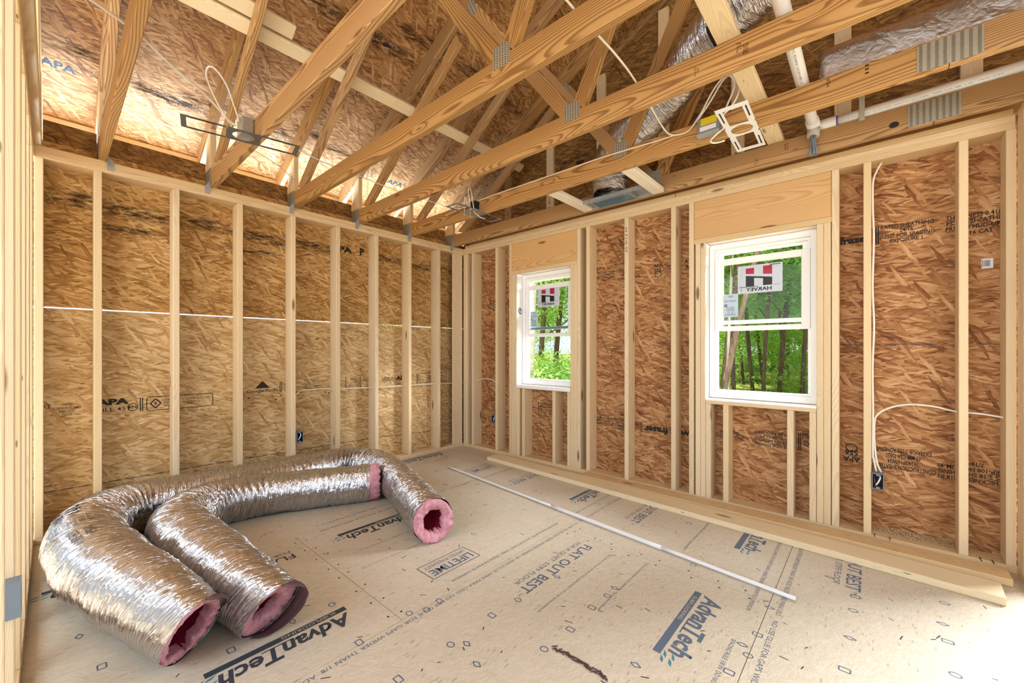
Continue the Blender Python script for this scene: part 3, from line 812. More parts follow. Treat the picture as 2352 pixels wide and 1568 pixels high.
roof_panel(RIDGE_X + 0.001, 8.74, -6.5, 0.16)
def RFM(x, y): return plane_M((x, y, ZR0 + PITCH*x - 0.001), (0, 1, 0), (cs, 0, sn))
def roof_txt(bm):
    text_bm(bm, 'APA', RFM(-0.09, -3.40), 0.055, 0.16, off=0.03)
    text_bm(bm, 'RATED SHEATHING\n24/16 7/16', RFM(-0.07, -3.22), 0.045, 0.16)
    text_bm(bm, 'APA', RFM(-0.09, -0.92), 0.06, 0.19, off=0.03)
    text_bm(bm, 'L', RFM(-0.09, -1.19), 0.05, off=0.03); text_bm(bm, 'B 20', RFM(-0.04, -1.19), 0.03)
    text_bm(bm, 'RATED SHEATHING\nSIZED FOR SPACING\n7/16 EXPOSURE 1', RFM(-0.1, -0.48), 0.08, 0.2)
    text_bm(bm, 'SHEATHING 24/16 EXPOSURE 1\nPS 2-18 HUD-UM-40', RFM(-0.05, -2.75), 0.06, 0.42)
    text_bm(bm, 'SHEATHING 24/16 EXPOSURE 1\nPS 2-18 HUD-UM-40', RFM(-0.03, -2.08), 0.06, 0.36)
    text_bm(bm, 'APA 24/16', RFM(1.02, -1.72), 0.05, 0.2)
wall_print('printed_lettering', ceiling, MAT['ink_dark'], roof_txt)
def roof_smear(bm):
    for x, y, w, h in ((0.05, -3.3, .3, .10), (-.03, -3.05, .3, .1), (-.05, -2.85, .4, .12), (0.03, -2.45, .35, .1), (.02, -2.15, .3, .12), (0.09, -1.9, .3, .1), (1.0, -2.15, .45, .16), (.9, -1.95, .4, .12), (1.0, -1.65, .5, .14), (1.16, -1.45, .5, .14), (1.18, -.95, .4, .14), (1.12, -.4, .5, .12), (.03, -1.6, .3, .08), (1.1, -2.9, .5, .12), (0.02, -2.68, .3, .08)):
        smear_bm(bm, RFM(x, y), w, h)
wall_print('smeared_ink', ceiling, MAT['smear'], roof_smear)

gable = empty('wall_gable'); T(gable, kind='structure')
def gable_panel(x0, x1):
    bm = bmesh.new()
    top = lambda x: ZR0 + PITCH*(x if x <= RIDGE_X else 2*RIDGE_X - x) - 0.001
    a = [(x0, ZP2 + 0.001), (x1, ZP2 + 0.001), (x1, top(x1)), (x0, top(x0))]
    f = [bm.verts.new((x, D6 - 0.0, z)) for x, z in a]; b = [bm.verts.new((x, D6 + 0.011, z)) for x, z in a]
    bm.faces.new(f[::-1] if False else f); bm.faces.new(b[::-1])
    for i in range(4): bm.faces.new((f[i], b[i], b[(i+1) % 4], f[(i+1) % 4]))
    uv_proj(bm, (0.97, 0, 0), (0, 0, 1.02))
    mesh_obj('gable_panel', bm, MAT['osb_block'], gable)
for a, b in ((-0.52, 0.62), (0.622, 1.84), (1.842, 3.06), (3.062, RIDGE_X)): gable_panel(a, b)
gable_panel(RIDGE_X, 5.6)
GM = lambda x, z: plane_M((x, D6 - 0.0012, z), (-1, 0, 0), (0, 0, -1))
def gable_txt(bm):
    text_bm(bm, 'Georgia-Pacific', GM(1.565, 3.17), 0.05, 0.30, off=0.02)
    poly_bm(bm, GM(1.62, 3.10), [(-0.06, -0.025), (0.06, -0.025), (0, 0.035)])
    text_bm(bm, 'Mfr\nGP\nLLC', GM(1.40, 3.12), 0.10, 0.07, off=0.02)
    text_bm(bm, 'CAT\nHUD\nPS 2-18', GM(1.16, 3.02), 0.10, 0.12, off=0.02)
    text_bm(bm, 'SHEATHING\nRATED 24/16\nEXPOSURE 1', GM(0.98, 2.98), 0.10, 0.2, off=0.02)
    text_bm(bm, 'APA\n451', GM(0.76, 2.95), 0.13, 0.14, off=0.03)
wall_print('printed_lettering', gable, MAT['ink'], gable_txt)

# ------------------------------------------------------------------ trusses
TZ0, TZ1 = ZP2, ZP2 + 0.14
def plate_obj(name, c, w, h, y, parent, slots=(7, 9), M=None, nrm=-1, mat='plate_steel'):
    """toothed nail plate on the -y face at y; c = (x, z) centre"""
    bm = bmesh.new(); bm_box(bm, (-w/2, -0.0012, -h/2), (w/2, 0.0012, h/2))
    MM = Matrix.Translation((c[0], y, c[1])) @ (M or Matrix.Identity(4))
    MM = Matrix.Translation(-V(parent.location)) @ MM
    o = mesh_obj(name, bm, MAT[mat], parent, M=MM)
    b2 = bmesh.new()
    nx, nz = slots
    for i in range(nx):
        for j in range(nz):
            x = (i + 0.5)/nx*w - w/2; z = (j + 0.5 + (0.25 if i % 2 else -0.25)*0.5)/nz*h - h/2
            bm_box(b2, (x - w/nx*0.22, -0.0022, z - h/nz*0.16), (x + w/nx*0.22, -0.0012, z + h/nz*0.16))
    d = mesh_obj('plate_slots', b2, MAT['tooth'], o); d['kind'] = 'stuff'
    return o

def make_truss(y, label, detailed=True, tr=None):
    """front face at y, thickness 38 mm towards +y"""
    r = empty('roof_truss', (0, y, TZ0)); T(r, label, 'roof truss', 'roof trusses')
    yc = y + TH/2
    tr = tr or MAT['truss']
    zc = (TZ0 + TZ1)/2
    lumber('bottom_chord', (0.001, yc, zc), (4.105, yc, zc), 0.14, TH, (0, 0, 1), tr, r)
    lumber('bottom_chord', (4.107, yc, zc), (8.2, yc, zc), 0.14, TH, (0, 0, 1), tr, r)
    # top chord, square to the slope
    d = V((-sn, 0, cs)); off = -0.0705
    def tc(x, side=1):
        return V((x, yc, ZR0 + PITCH*x)) + d*off
    p0, p1 = tc(-0.465), tc(RIDGE_X)
    lumber('top_chord', p0, p1, 0.139, TH, d, tr, r, sk0=PITCH, sk1=PITCH)
    q0 = V((2*RIDGE_X - p1.x, p1.y, p1.z)); q1 = V((2*RIDGE_X - p0.x, p0.y, p0.z))
    q0.x = 2*RIDGE_X - (p1.x)
    lumber('top_chord', V((2*RIDGE_X - p1.x, yc, p1.z)), V((2*RIDGE_X - p0.x, yc, p0.z)), 0.139, TH, V((sn, 0, cs)), tr, r, sk0=-PITCH, sk1=-PITCH)
    # heel upright, then the webs
    lumber('heel_post', (-0.0705, yc, TZ0), (-0.0705, yc, ZR0 - 0.035 - 0.158), 0.139, TH, (1, 0, 0), MAT['stud'], r, sk1=PITCH)
    w1a, w1b = V((0.145, yc, TZ1 + 0.012)), V((1.50, yc, 3.565))
    lumber('web', w1a, w1b, 0.089, TH, (-0.57, 0, 0.82), tr, r, sk0=-0.75, sk1=0.15)
    lumber('web', (2.475, yc, TZ1 + 0.02), (1.665, yc, 3.69), 0.089, TH, (0.79, 0, 0.6), tr, r, sk0=0.35, sk1=0)
    lumber('web', (2.565, yc, TZ1 + 0.022), (3.50, yc, 4.53), 0.089, TH, (-0.9, 0, 0.44), MAT['truss'], r, sk0=0.25, sk1=-0.2)
    if detailed:
        plate_obj('gusset_plate', (2.522, 2.607), 0.105, 0.105, y - 0.001, r, (6, 10))
        plate_obj('gusset_plate', (-0.075, 2.545), 0.155, 0.145, y - 0.001, r, (6, 10))
        plate_obj('gusset_plate', (1.60, 3.67), 0.20, 0.13, y - 0.001, r, (8, 8), Matrix.Rotation(-SLOPE, 4, 'Y'))
        plate_obj('gusset_plate', (4.106, 2.536), 0.205, 0.122, y - 0.001, r, (8, 22))
        b = bmesh.new()
        for k in range(6):
            for (x0, x1) in ((-0.13, -0.06),):
                bm_box(b, (x0, y - 0.0022, 2.68 + k*0.021), (x0 + 0.055, y - 0.0014, 2.684 + k*0.021), None)
        for v in b.verts: v.co -= V(r.location)
        m = mesh_obj('tooth_marks', b, MAT['galv'], r); m['kind'] = 'stuff'
    return r
TY = [-3.2192 + 0.6096*i for i in range(6)]
tl = ['roof truss nearest the camera, at the upper left', 'second roof truss from the camera, carrying the grey light bracket', 'third roof truss from the camera, crossing the upper middle', 'fourth roof truss from the camera, with the oval grain swirl', 'roof truss carrying the white light bracket, second from the window wall', 'roof truss right beside the window wall, with the black knot']
t0 = make_truss(TY[0], tl[0])
trusses = [t0]
for i in range(1, 6):
    trusses.append(dup(t0, (0, TY[i], TZ0), tl[i]))
trusses.append(make_truss(-3.507, 'roof truss above the partition at the left edge, seen from below', False, MAT['stud']))  # paler stud wood puts the room's light on this truss into its colour
# ink stamps and the black knot
def stamp(tr, x, z, s, w, h):
    bm = bmesh.new()
    text_bm(bm, s, plane_M((x, tr.location.y - 0.0008, z), (0, 0, 1), (-1, 0, 0)), w, h)
    for v in bm.verts: v.co -= tr.location
    mesh_obj('ink_stamp', bm, MAT['ink'], tr)
for tr, l in ((trusses[3], ((3.223, 2.53, 'KD-HT\nSYP'), (3.403, 2.555, 'No.2\n127'), (3.43, 2.535, 'SPIB KD'))), (trusses[5], ((3.246, 2.517, 'KD-HT\nSYP'), (3.42, 2.56, 'SPIB\nNo.2'))), (trusses[4], ((3.68, 2.575, 'MSR'), (3.83, 2.575, 'III')))):
    for x, z, s in l: stamp(tr, x, z, s, 0.022 if len(s) > 6 else 0.014, 0.045)
bm = bmesh.new()
poly_bm(bm, plane_M((3.944, trusses[5].location.y - 0.001, 2.513), (1, 0, 0), (0, 0, 1)), [(0.022*math.cos(a*PI/10)*(1+0.1*math.sin(a*3)), 0.017*math.sin(a*PI/10)) for a in range(20)])
for v in bm.verts: v.co -= trusses[5].location
mesh_obj('black_knot', bm, MAT['ink'], trusses[5])

# gable end truss on the window wall: chords and flat uprights
g = empty('gable_truss', (0, 0.101, TZ0)); T(g, 'gable end truss with flat uprights against the dark sheathing above the window wall', 'roof truss')
lumber('bottom_chord', (0.0, 0.12, TZ0 + 0.083), (5.5, 0.12, TZ0 + 0.083), 0.089, 0.037, (0, 0, 1), MAT['truss'], g)
d = V((-sn, 0, cs))
lumber('top_chord', V((-0.5, 0.12, ZR0 - 0.25)) - d*0.046, V((RIDGE_X, 0.12, ZR0 + PITCH*RIDGE_X)) - d*0.046, 0.089, 0.037, d, MAT['truss'], g)
for x in (0.66, 1.265, 1.875, 2.485, 3.065, 3.70, 4.28):
    zt = ZR0 + PITCH*min(x, 2*RIDGE_X - x) - 0.15
    lumber('upright', (x, 0.12, TZ0 + 0.128), (x, 0.12, zt), 0.089, 0.037, (1, 0, 0), MAT['stud'] if x > 1 else MAT['truss'], g)
for x in (0.66, 1.265, 1.875, 3.065):
    bm = bmesh.new(); text_bm(bm, 'STZ 451', plane_M((x, 0.1005, 2.74), (0, 0, 1), (-1, 0, 0)), 0.03, 0.16)
    for v in bm.verts: v.co -= g.location
    mesh_obj('ink_stamp', bm, MAT['ink'], g)

# osb blocking panels between the truss heels
for i in range(6):
    y0 = (-3.462 if i == 0 else TY[i-1] + TH + 0.002); y1 = TY[i] - 0.003
    if i == 0: y0 = -3.465
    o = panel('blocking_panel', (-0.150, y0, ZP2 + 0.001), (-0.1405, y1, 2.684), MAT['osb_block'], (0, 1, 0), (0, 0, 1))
    T(o, 'dark blocking panel between truss heels above the left wall, %s from the far corner' % ORD[6 - i] if i else 'leftmost dark blocking panel between truss heels above the left wall', 'panel', 'blocking panels')
o = panel('blocking_panel', (-0.150, TY[5] + TH + 0.002, ZP2 + 0.001), (-0.1405, 0.10, 2.684), MAT['osb_block'], (0, 1, 0), (0, 0, 1))
T(o, 'dark blocking panel between truss heels above the left wall at the far corner', 'panel', 'blocking panels')
T(ax_lumber('fascia_board', (-0.508, -6.4, 2.62), (-0.470, 0.15, 2.843), 'y', MAT['stud']), 'bright eave board seen above the blocking panels, outside the left wall', 'board')

# hurricane ties at the truss heels
tie0 = None
for i in range(5):
    y = TY[i] + (TH + 0.001 if i == 0 else -0.003)
    if tie0 is None:
        bm = bmesh.new()
        s = 1
        bm_box(bm, (0.001, 0.0, -0.058), (0.0025, 0.034, -0.004))
        bm_box(bm, (0.001, 0.0, -0.03), (0.022, 0.0015, 0.055))
        for f in range(5): bm_box(bm, (0.0025, 0.006 + 0.006*f, -0.05 + 0.018*(f % 3)), (0.004, 0.010 + 0.006*f, -0.046 + 0.018*(f % 3)))
        vs = [bm.verts.new(p) for p in ((0.0015, 0.0, -0.004), (0.0015, 0.034, -0.004), (0.0015, 0.004, 0.045))]
        bm.faces.new(vs)
        tie0 = mesh_obj('hurricane_tie', bm, MAT['galv']); t = tie0
    else:
        t = tie0.copy(); COL.objects.link(t); t.scale = (1, -1, 1)
    t.location = (0, y, ZP2)
    T(t, ['steel hurricane tie under the truss nearest the camera', 'steel hurricane tie at the heel of the second truss from the camera', 'steel hurricane tie at the heel of the third truss from the camera', 'steel hurricane tie at the heel of the fourth truss from the camera', 'steel hurricane tie at the heel of the second truss from the window wall'][i], 'metal tie', 'hurricane ties')
t = tie0.copy(); COL.objects.link(t); t.scale = (1, -1, 1); t.location = (0, TY[5] - 0.003, ZP2)
T(t, 'steel hurricane tie nearest the far corner', 'metal tie', 'hurricane ties')

# long lateral braces lying on the webs, and one on the bottom chords
wd = V((1.355, 0, 0.946)).normalized(); up = V((-wd.z, 0, wd.x))
def web_pt(s, h): return V((0.145, 0, TZ1 + 0.012)) + wd*s + up*h
p = web_pt(0.98, 0.0445 + 0.0195)
T(lumber('lateral_brace', (p.x, -3.45, p.z), (p.x, 0.05, p.z), 0.089, 0.037, wd, MAT['brace']), 'long pale brace laid across the truss webs in the attic', 'brace')
p = web_pt(1.085, 0.0445 + 0.0195)
T(lumber('lateral_brace', (p.x, -3.45, p.z), (p.x, -2.37, p.z), 0.089, 0.037, wd, MAT['brace']), 'shorter pale brace with a knot lapped beside the long attic brace', 'brace')
T(ax_lumber('chord_brace', (3.312, -2.6, TZ1 + 0.001), (3.402, 0.09, TZ1 + TH), 'y', MAT['brace']), 'scratched pale board laid across the truss bottom chords near the white pipe', 'brace')
for x0, x1, lb in ((1.862, 1.951, 'pale block left of the duct boot between the last two trusses'), (2.508, 2.598, 'pale block right of the duct boot between the last two trusses')):
    T(ax_lumber('truss_block', (x0, TY[4] + TH + 0.001, TZ0 + 0.002), (x1, TY[5] - 0.001, TZ0 + 0.04), 'y', MAT['whitewood']), lb, 'block')
# ------------------------------------------------------------------ windows (double hung, inner sash raised)
def rect_frame(bm, x0, x1, z0, z1, wl, wr, wb, wt, y0, y1):
    bm_box(bm, (x0, y0, z0), (x0 + wl, y1, z1)); bm_box(bm, (x1 - wr, y0, z0), (x1, y1, z1))
    bm_box(bm, (x0 + wl, y0, z0), (x1 - wr, y1, z0 + wb)); bm_box(bm, (x0 + wl, y0, z1 - wt), (x1 - wr, y1, z1))

def window(n, a, b, sash_z0, outer_z, film=False):
    r = empty('window_%d' % n, ((a+b)/2, 0.12, 0.82)); T(r, kind='structure')
    inv = -V(r.location)
    def put(name, bm, mat, smooth=False, bev=0.0015):
        for v in bm.verts: v.co += inv
        if bev: bevel(bm, bev, 1)
        return mesh_obj(name, bm, MAT[mat], r, smooth)
    x0, x1, z0, z1 = a + 0.003, b - 0.003, 0.822, 2.040
    bm = bmesh.new(); rect_frame(bm, x0, x1, z0, z1, 0.038, 0.038, 0.05, 0.040, 0.097, 0.17); put('window_frame', bm, 'white')
    bm = bmesh.new(); rect_frame(bm, x0 + 0.0385, x1 - 0.0385, z0 + 0.0505, z1 - 0.0405, 0.016, 0.016, 0.012, 0.022, 0.112, 0.165); put('window_track', bm, 'white')
    # raised inner sash
    s0, s1 = sash_z0, sash_z0 + 0.568
    xs0, xs1 = x0 + 0.040, x1 - 0.040
    bm = bmesh.new(); rect_frame(bm, xs0, xs1, s0, s1, 0.052, 0.048, 0.034, 0.046, 0.1005, 0.1115); put('inner_sash', bm, 'white')
    bm = bmesh.new(); rect_frame(bm, xs0 + 0.052, xs1 - 0.048, s0 + 0.034, s1 - 0.046, 0.008, 0.004, 0.004, 0.004, 0.104, 0.113); put('glazing_bead', bm, 'white', bev=0)
    bm = bmesh.new(); bm_box(bm, (xs0 + 0.05, 0.1065, s0 + 0.03), (xs1 - 0.046, 0.1085, s1 - 0.044)); put('inner_pane', bm, 'glass', bev=0)
    # outer sash behind it: stiles, top rail, bottom rail, pane
    bm = bmesh.new(); rect_frame(bm, xs0 + 0.016, xs1 - 0.016, outer_z, z1 - 0.068, 0.036, 0.032, 0.030, 0.014, 0.135, 0.158)
    o = put('outer_sash', bm, 'white')
    bm = bmesh.new(); bm_box(bm, (xs0 + 0.05, 0.146, outer_z + 0.03), (xs1 - 0.046, 0.148, z1 - 0.078)); put('outer_pane', bm, 'glass', bev=0)
    bm = bmesh.new(); bm_box(bm, (x0 + 0.06, 0.092, z0 + 0.02), (x1 - 0.06, 0.097, z0 + 0.045))
    put('sill_lip', bm, 'white')
    # house wrap folded into the rough opening
    bm = bmesh.new()
    bm_box(bm, (a - 0.0003, 0.012, 0.8175), (a + 0.0012, 0.0965, 2.046)); bm_box(bm, (a, -0.004, 0.8162), (b, 0.0965, 0.8182)); bm_box(bm, (a, -0.0045, 0.785 if n == 1 else 0.806), (b, -0.003, 0.8182))
    bm_box(bm, (a + 0.01, 0.03, 2.0470), (b - 0.002, 0.0965, 2.0488))
    put('house_wrap', bm, 'wrap', bev=0)
    return r
win1 = window(1, W1[0], W1[1], 1.345, 1.425)
win2 = window(2, W2[0], W2[1], 1.350, 1.405)
bm = bmesh.new(); text_bm(bm, 'e', plane_M((W1[0] + 0.0018, 0.055, 1.64), (0, 1, 0), (0, 0, 1)), 0.075, off=0.01)
for v in bm.verts: v.co -= win1.location
mesh_obj('printed_letter', bm, MAT['ink_blue'], win1)
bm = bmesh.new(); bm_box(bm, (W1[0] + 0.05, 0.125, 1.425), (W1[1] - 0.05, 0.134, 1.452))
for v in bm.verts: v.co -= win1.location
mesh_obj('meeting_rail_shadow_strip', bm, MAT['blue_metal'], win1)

# stickers on the glass, printed side out, so they read mirrored from inside
def big_sticker(x0, x1, z0, z1, where):
    y = 0.1092
    r = box('window_sticker', (x0, y, z0), (x1, y + 0.0006, z1), MAT['sticker'])
    T(r, 'large sticker with a red and black letter H on the %s window' % where, 'sticker', 'window stickers')
    cx, cz = (x0+x1)/2, (z0+z1)/2; w, h = x1-x0, z1-z0
    MM = plane_M((cx, y - 0.0005, cz), (1, 0, 0), (0, 0, 1)); MX = plane_M((cx, y - 0.0005, cz), (-1, 0, 0), (0, 0, 1))
    def P(name, mat, fn):
        bm = bmesh.new(); fn(bm); mesh_obj(name, bm, MAT[mat], r)
    def red(bm):
        poly_bm(bm, MM, [(-0.31*w, 0.20*h), (-0.12*w, 0.18*h), (-0.12*w, 0.40*h), (-0.31*w, 0.40*h)])
        poly_bm(bm, MM, [(0.08*w, 0.15*h), (0.28*w, 0.12*h), (0.28*w, 0.43*h), (0.08*w, 0.43*h)])
    P('red_mark', 'ink_red', red)
    def blk(bm):
        poly_bm(bm, MM, [(-0.31*w, -0.25*h), (-0.12*w, -0.25*h), (-0.12*w, 0.10*h), (-0.31*w, 0.14*h)])
        poly_bm(bm, MM, [(-0.12*w, 0.04*h), (0.08*w, 0.0), (0.08*w, 0.06*h), (-0.12*w, 0.10*h)])
        poly_bm(bm, MM, [(0.08*w, -0.25*h), (0.28*w, -0.25*h), (0.28*w, 0.02*h), (0.08*w, 0.06*h)])
        rect_bm(bm, MM, -0.47*w, -0.275*h, -0.03*w, -0.255*h); rect_bm(bm, MM, 0.22*w, 0.44*h, 0.46*w, 0.465*h)
    P('black_mark', 'ink', blk)
    def tx(bm):
        text_bm(bm, 'HARVEY', MX @ Matrix.Translation((0.02*w, -0.365*h, 0)), 0.13*h, 0.58*w, off=0.03)
        text_bm(bm, 'BUILDING PRODUCTS', MX @ Matrix.Translation((-0.37*w, -0.25*h, 0)), 0.03*h, 0.14*w)
        text_bm(bm, 'R', MX @ Matrix.Translation((0.42*w, -0.36*h, 0)), 0.06*h)
    P('lettering', 'ink', tx)
    def ln(bm):
        for k in range(16):
            z = (0.42 - k*0.04)*h
            rect_bm(bm, MM @ Matrix.Translation((0, 0, -0.0003)), -0.46*w, z, 0.46*w, z + 0.004*h)
    P('fine_lines', 'label_blue', ln)
def small_label(x0, x1, z0, z1, where):
    y = 0.1092
    r = box('rating_label', (x0, y, z0), (x1, y + 0.0006, z1), MAT['label_blue'])
    T(r, 'small pale rating label at the left of the %s window glass' % where, 'sticker', 'window rating labels')
    cx, cz = (x0+x1)/2, (z0+z1)/2; w, h = x1-x0, z1-z0
    MX = plane_M((cx, y - 0.0005, cz), (-1, 0, 0), (0, 0, 1))
    bm = bmesh.new()
    text_bm(bm, 'ENERGY\n\nU-FACTOR  SOLAR\n\n\nVISIBLE 0.54\nCOEFFICIENT\n0.30    0.27\nCONDENSATION', MX, h*0.86, w*0.8)
    text_bm(bm, 'D', MX @ Matrix.Translation((0.33*w, -0.0*h, 0)), 0.12*h, off=0.05)
    mesh_obj('lettering', bm, MAT['ink'], r)
big_sticker(1.096, 1.385, 1.668, 1.876, 'far')
big_sticker(3.066, 3.359, 1.634, 1.847, 'near')
small_label(0.995, 1.10, 1.455, 1.627, 'far')
small_label(2.962, 3.068, 1.460, 1.640, 'near')

# ------------------------------------------------------------------ outside: ground and the wood
def ground_mat():
    m = NT('forest_ground')
    tc = m.n('TexCoord')
    a = m.noise(tc.outputs['Object'], 0.9, 4, 0.6); b = m.noise(tc.outputs['Object'], 9.0, 4, 0.65)
    c = m.ramp(m.math('ADD', m.math('MULTIPLY', a, 0.6), m.math('MULTIPLY', b, 0.4)), [(0.3, lin('#4b4a2a')), (0.5, lin('#6f7a35')), (0.68, lin('#94a04a'))])
    sp = m.n('SeparateXYZ', Vector=tc.outputs['Object'])
    soil = m.ramp(b, [(0.3, lin('#c7b08c')), (0.7, lin('#e6d6b8'))])
    msk = m.math('MULTIPLY', m.math('LESS_THAN', m.math('ADD', sp.outputs[1], m.math('MULTIPLY', a, 2.0)), 3.5), m.math('GREATER_THAN', sp.outputs[0], -14.0))
    m.bsdf(m.mix(msk, c, soil), 0.95, spec=0.1)
    return m.m
gz = -0.75
bm = bmesh.new()
N = 40
gv = [[bm.verts.new((-45 + 70*i/N, -25 + 70*j/N, gz + (0.25*noise.noise(V((i*0.5, j*0.5, 0))) if not (14 < i < 34 and 8 < j < 20) else 0) + (max(0, -25 + 70*j/N - 20)*0.06))) for j in range(N+1)] for i in range(N+1)]
for i in range(N):
    for j in range(N): bm.faces.new((gv[i][j], gv[i+1][j], gv[i+1][j+1], gv[i][j+1]))
gr = mesh_obj('ground', bm, ground_mat(), smooth=True); T(gr, kind='structure')

def leaf_mat(name, c1, c2, c3):
    m = NT(name)
    tc = m.n('TexCoord'); oi = m.n('ObjectInfo')
    a = m.noise(tc.outputs['Object'], 1.6, 3, 0.6); b = m.noise(tc.outputs['Object'], 14.0, 2, 0.6)
    f = m.math('ADD', m.math('MULTIPLY', a, 0.55), m.math('MULTIPLY', b, 0.45))
    c = m.ramp(f, [(0.32, c1), (0.5, c2), (0.68, c3)])
    hs = m.n('HueSaturation', Color=c, Value=m.math('ADD', 0.8, m.math('MULTIPLY', oi.outputs['Random'], 0.45)))
    df = m.n('BsdfDiffuse', Color=hs.outputs[0]); tl = m.n('BsdfTranslucent', Color=hs.outputs[0])
    mx = m.n('MixShader'); m.set(mx, 'i0', 0.5); m.set(mx, 'i1', df.outputs[0]); m.set(mx, 'i2', tl.outputs[0])
    m.t.links.new(mx.outputs[0], m.out.inputs[0])
    return m.m
LEAF = [leaf_mat('leaves_green', lin('#6b9a4a'), lin('#a0c96c'), lin('#d2e8a4')), leaf_mat('leaves_yellow_green', lin('#7da83f'), lin('#b4d264'), lin('#e2ee9c'))]
def bark_mat(name, c1, c2):
    m = NT(name)
    tc = m.n('TexCoord')
    a = m.noise(m.mapping(tc.outputs['Object'], sc=(14, 14, 2.2)), 1.0, 4, 0.65)
    m.bsdf(m.ramp(a, [(0.3, c1), (0.7, c2)]), 0.9, bump=a, bstr=0.5, bdist=0.02)
    return m.m
BARK = [bark_mat('bark_brown', lin('#4a3a30'), lin('#7d6857')), bark_mat('bark_pale', lin('#8f8478'), lin('#c9c0b4'))]

def leaves_mesh(seed, n, rx, rz, size, clusters):
    rg = random.Random(seed)
    vs, fs = [], []
    cl = []
    for k in range(clusters):
        a = rg.uniform(0, 2*PI); rr = rx*math.sqrt(rg.random()); cl.append((rr*math.cos(a), rr*math.sin(a), rg.uniform(-rz, rz), rg.uniform(0.35, 0.85)))
    for i in range(n):
        c = cl[i % clusters]
        d = V((rg.gauss(0, 1), rg.gauss(0, 1), rg.gauss(0, 0.45)))
        p = V(c[:3]) + d * c[3] * 0.62
        s = size * rg.uniform(0.6, 1.3)
        u = V((rg.gauss(0, 1), rg.gauss(0, 1), rg.gauss(0, 0.5))).normalized(); w = u.cross(V((rg.gauss(0, 0.5), rg.gauss(0, 0.5), 1))).normalized()
        b = len(vs)
        vs += [p - u*s, p + w*s*0.5 - u*s*0.1, p + u*s, p - w*s*0.5 + u*s*0.1]
        fs.append((b, b+1, b+2, b+3))
    me = bpy.data.meshes.new('foliage'); me.from_pydata([tuple(v) for v in vs], [], fs); me.update()
    return me
FOL = [leaves_mesh(11 + k, 5200, 2.1 + 0.3*k, 2.3, 0.075, 40) for k in range(3)]
SHR = [leaves_mesh(31 + k, 2200, 1.1, 0.7, 0.07, 22) for k in range(2)]
for k, me in enumerate(FOL): me.materials.append(LEAF[k % 2])
for k, me in enumerate(SHR): me.materials.append(LEAF[1 - k % 2])
def tree(x, y, r, lean, bark, fol, fz, h=9.0, pale=False):
    o = empty('tree', (x, y, gz))
    bm = tube_bm([(0, 0, -0.3), (lean[0]*0.3, lean[1]*0.3, h*0.3), (lean[0]*0.62 + 0.1, lean[1]*0.6, h*0.62), (lean[0], lean[1], h)], r, 9, 0.5)
    for v in bm.verts:
        k = 1 - 0.055*max(0, v.co.z)
        c = V((lean[0]*v.co.z/h, lean[1]*v.co.z/h, v.co.z)); v.co = c + (v.co - c)*max(0.35, k)
    mesh_obj('trunk', bm, BARK[bark], o, True)
    rg = random.Random(int(x*91 + y*13))
    bm = bmesh.new()
    for k in range(5):
        z = h*(0.28 + 0.12*k); a = rg.uniform(0, 2*PI); L = rg.uniform(0.9, 1.9)
        c = V((lean[0]*z/h, lean[1]*z/h, z))
        tube_bm([c, c + V((math.cos(a)*L*0.5, math.sin(a)*L*0.5, L*0.3)), c + V((math.cos(a)*L, math.sin(a)*L, L*0.75))], r*0.22, 5, 0.4, bm=bm)
    mesh_obj('branches', bm, BARK[bark], o, True)
    for z in fz:
        f = bpy.data.objects.new('foliage', FOL[(fol + int(z)) % 3]); link(f, o)
        f.location = (lean[0]*z/h + rg.uniform(-.4, .4), lean[1]*z/h + rg.uniform(-.4, .4), z); f.rotation_euler = (0, 0, rg.uniform(0, 6.28)); f.scale = (1, 1, rg.uniform(0.75, 1.0))
        f['kind'] = 'stuff'
    return o
TREES = []
rg = random.Random(21)
# through the near window: looking a little left of straight out
def away(px_t, d): return (3.85 + px_t*d, -3.42 + d)
spec2 = [(-.292, 14, .10, 0), (-.272, 10.5, .075, 0), (-.259, 12.5, .085, 0), (-.243, 12, .045, 1), (-.228, 15, .07, 0), (-.190, 17, .075, 0), (-.176, 15, .06, 0), (-.147, 16.5, .085, 0), (-.125, 19, .06, 0), (-.108, 16, .07, 0), (-.17, 22, .09, 0), (-.21, 24, .10, 0), (-.265, 20, .10, 0), (-.13, 23, .09, 0)]
spec1 = [(-.845, 11.5, .06, 1), (-.803, 10.2, .10, 1), (-.775, 14, .13, 0), (-.72, 16, .14, 0), (-.865, 16, .14, 0), (-.90, 13, .12, 0)]
for t, d, r, bk in spec2 + spec1:
    x, y = away(t, d)
    ln = (rg.uniform(-1.1, 1.1), rg.uniform(-.3, .3))
    if abs(t + .272) < .001: ln = (1.9, 0)
    if abs(t + .259) < .001: ln = (0.9, 0)
    if bk: ln = (0.15, 0)
    o = tree(x, y, r, ln, bk, rg.randint(0, 2), (3.6, 6.0, 7.8) if d > 18 else (5.4, 7.4) if d > 13.4 else (6.2,))
    TREES.append(o)
for k in range(18):
    x = rg.uniform(-26, 5); y = rg.uniform(23, 31)
    if x < -9: y = rg.uniform(12, 24)
    o = tree(x, y, rg.uniform(.12, .2), (rg.uniform(-.4, .4), rg.uniform(-.3, .3)), 0, rg.randint(0, 2), (2.6, 4.9, 7.2))
    TREES.append(o)
pale = [o for o in TREES if [c for c in children_of(o) if c.name.startswith('trunk')][0].data.materials[0] == BARK[1]]
for i, o in enumerate(TREES):
    if o in pale:
        T(o, ['slender pale trunk tree outside the near window', 'thin pale trunk, left one of the pair outside the far window', 'thicker pale trunk outside the far window, below the big sticker'][pale.index(o)], 'tree', 'trees outside')
    else:
        T(o, 'brown trunk leafy green tree in the wood outside the windows', 'tree', 'trees outside')
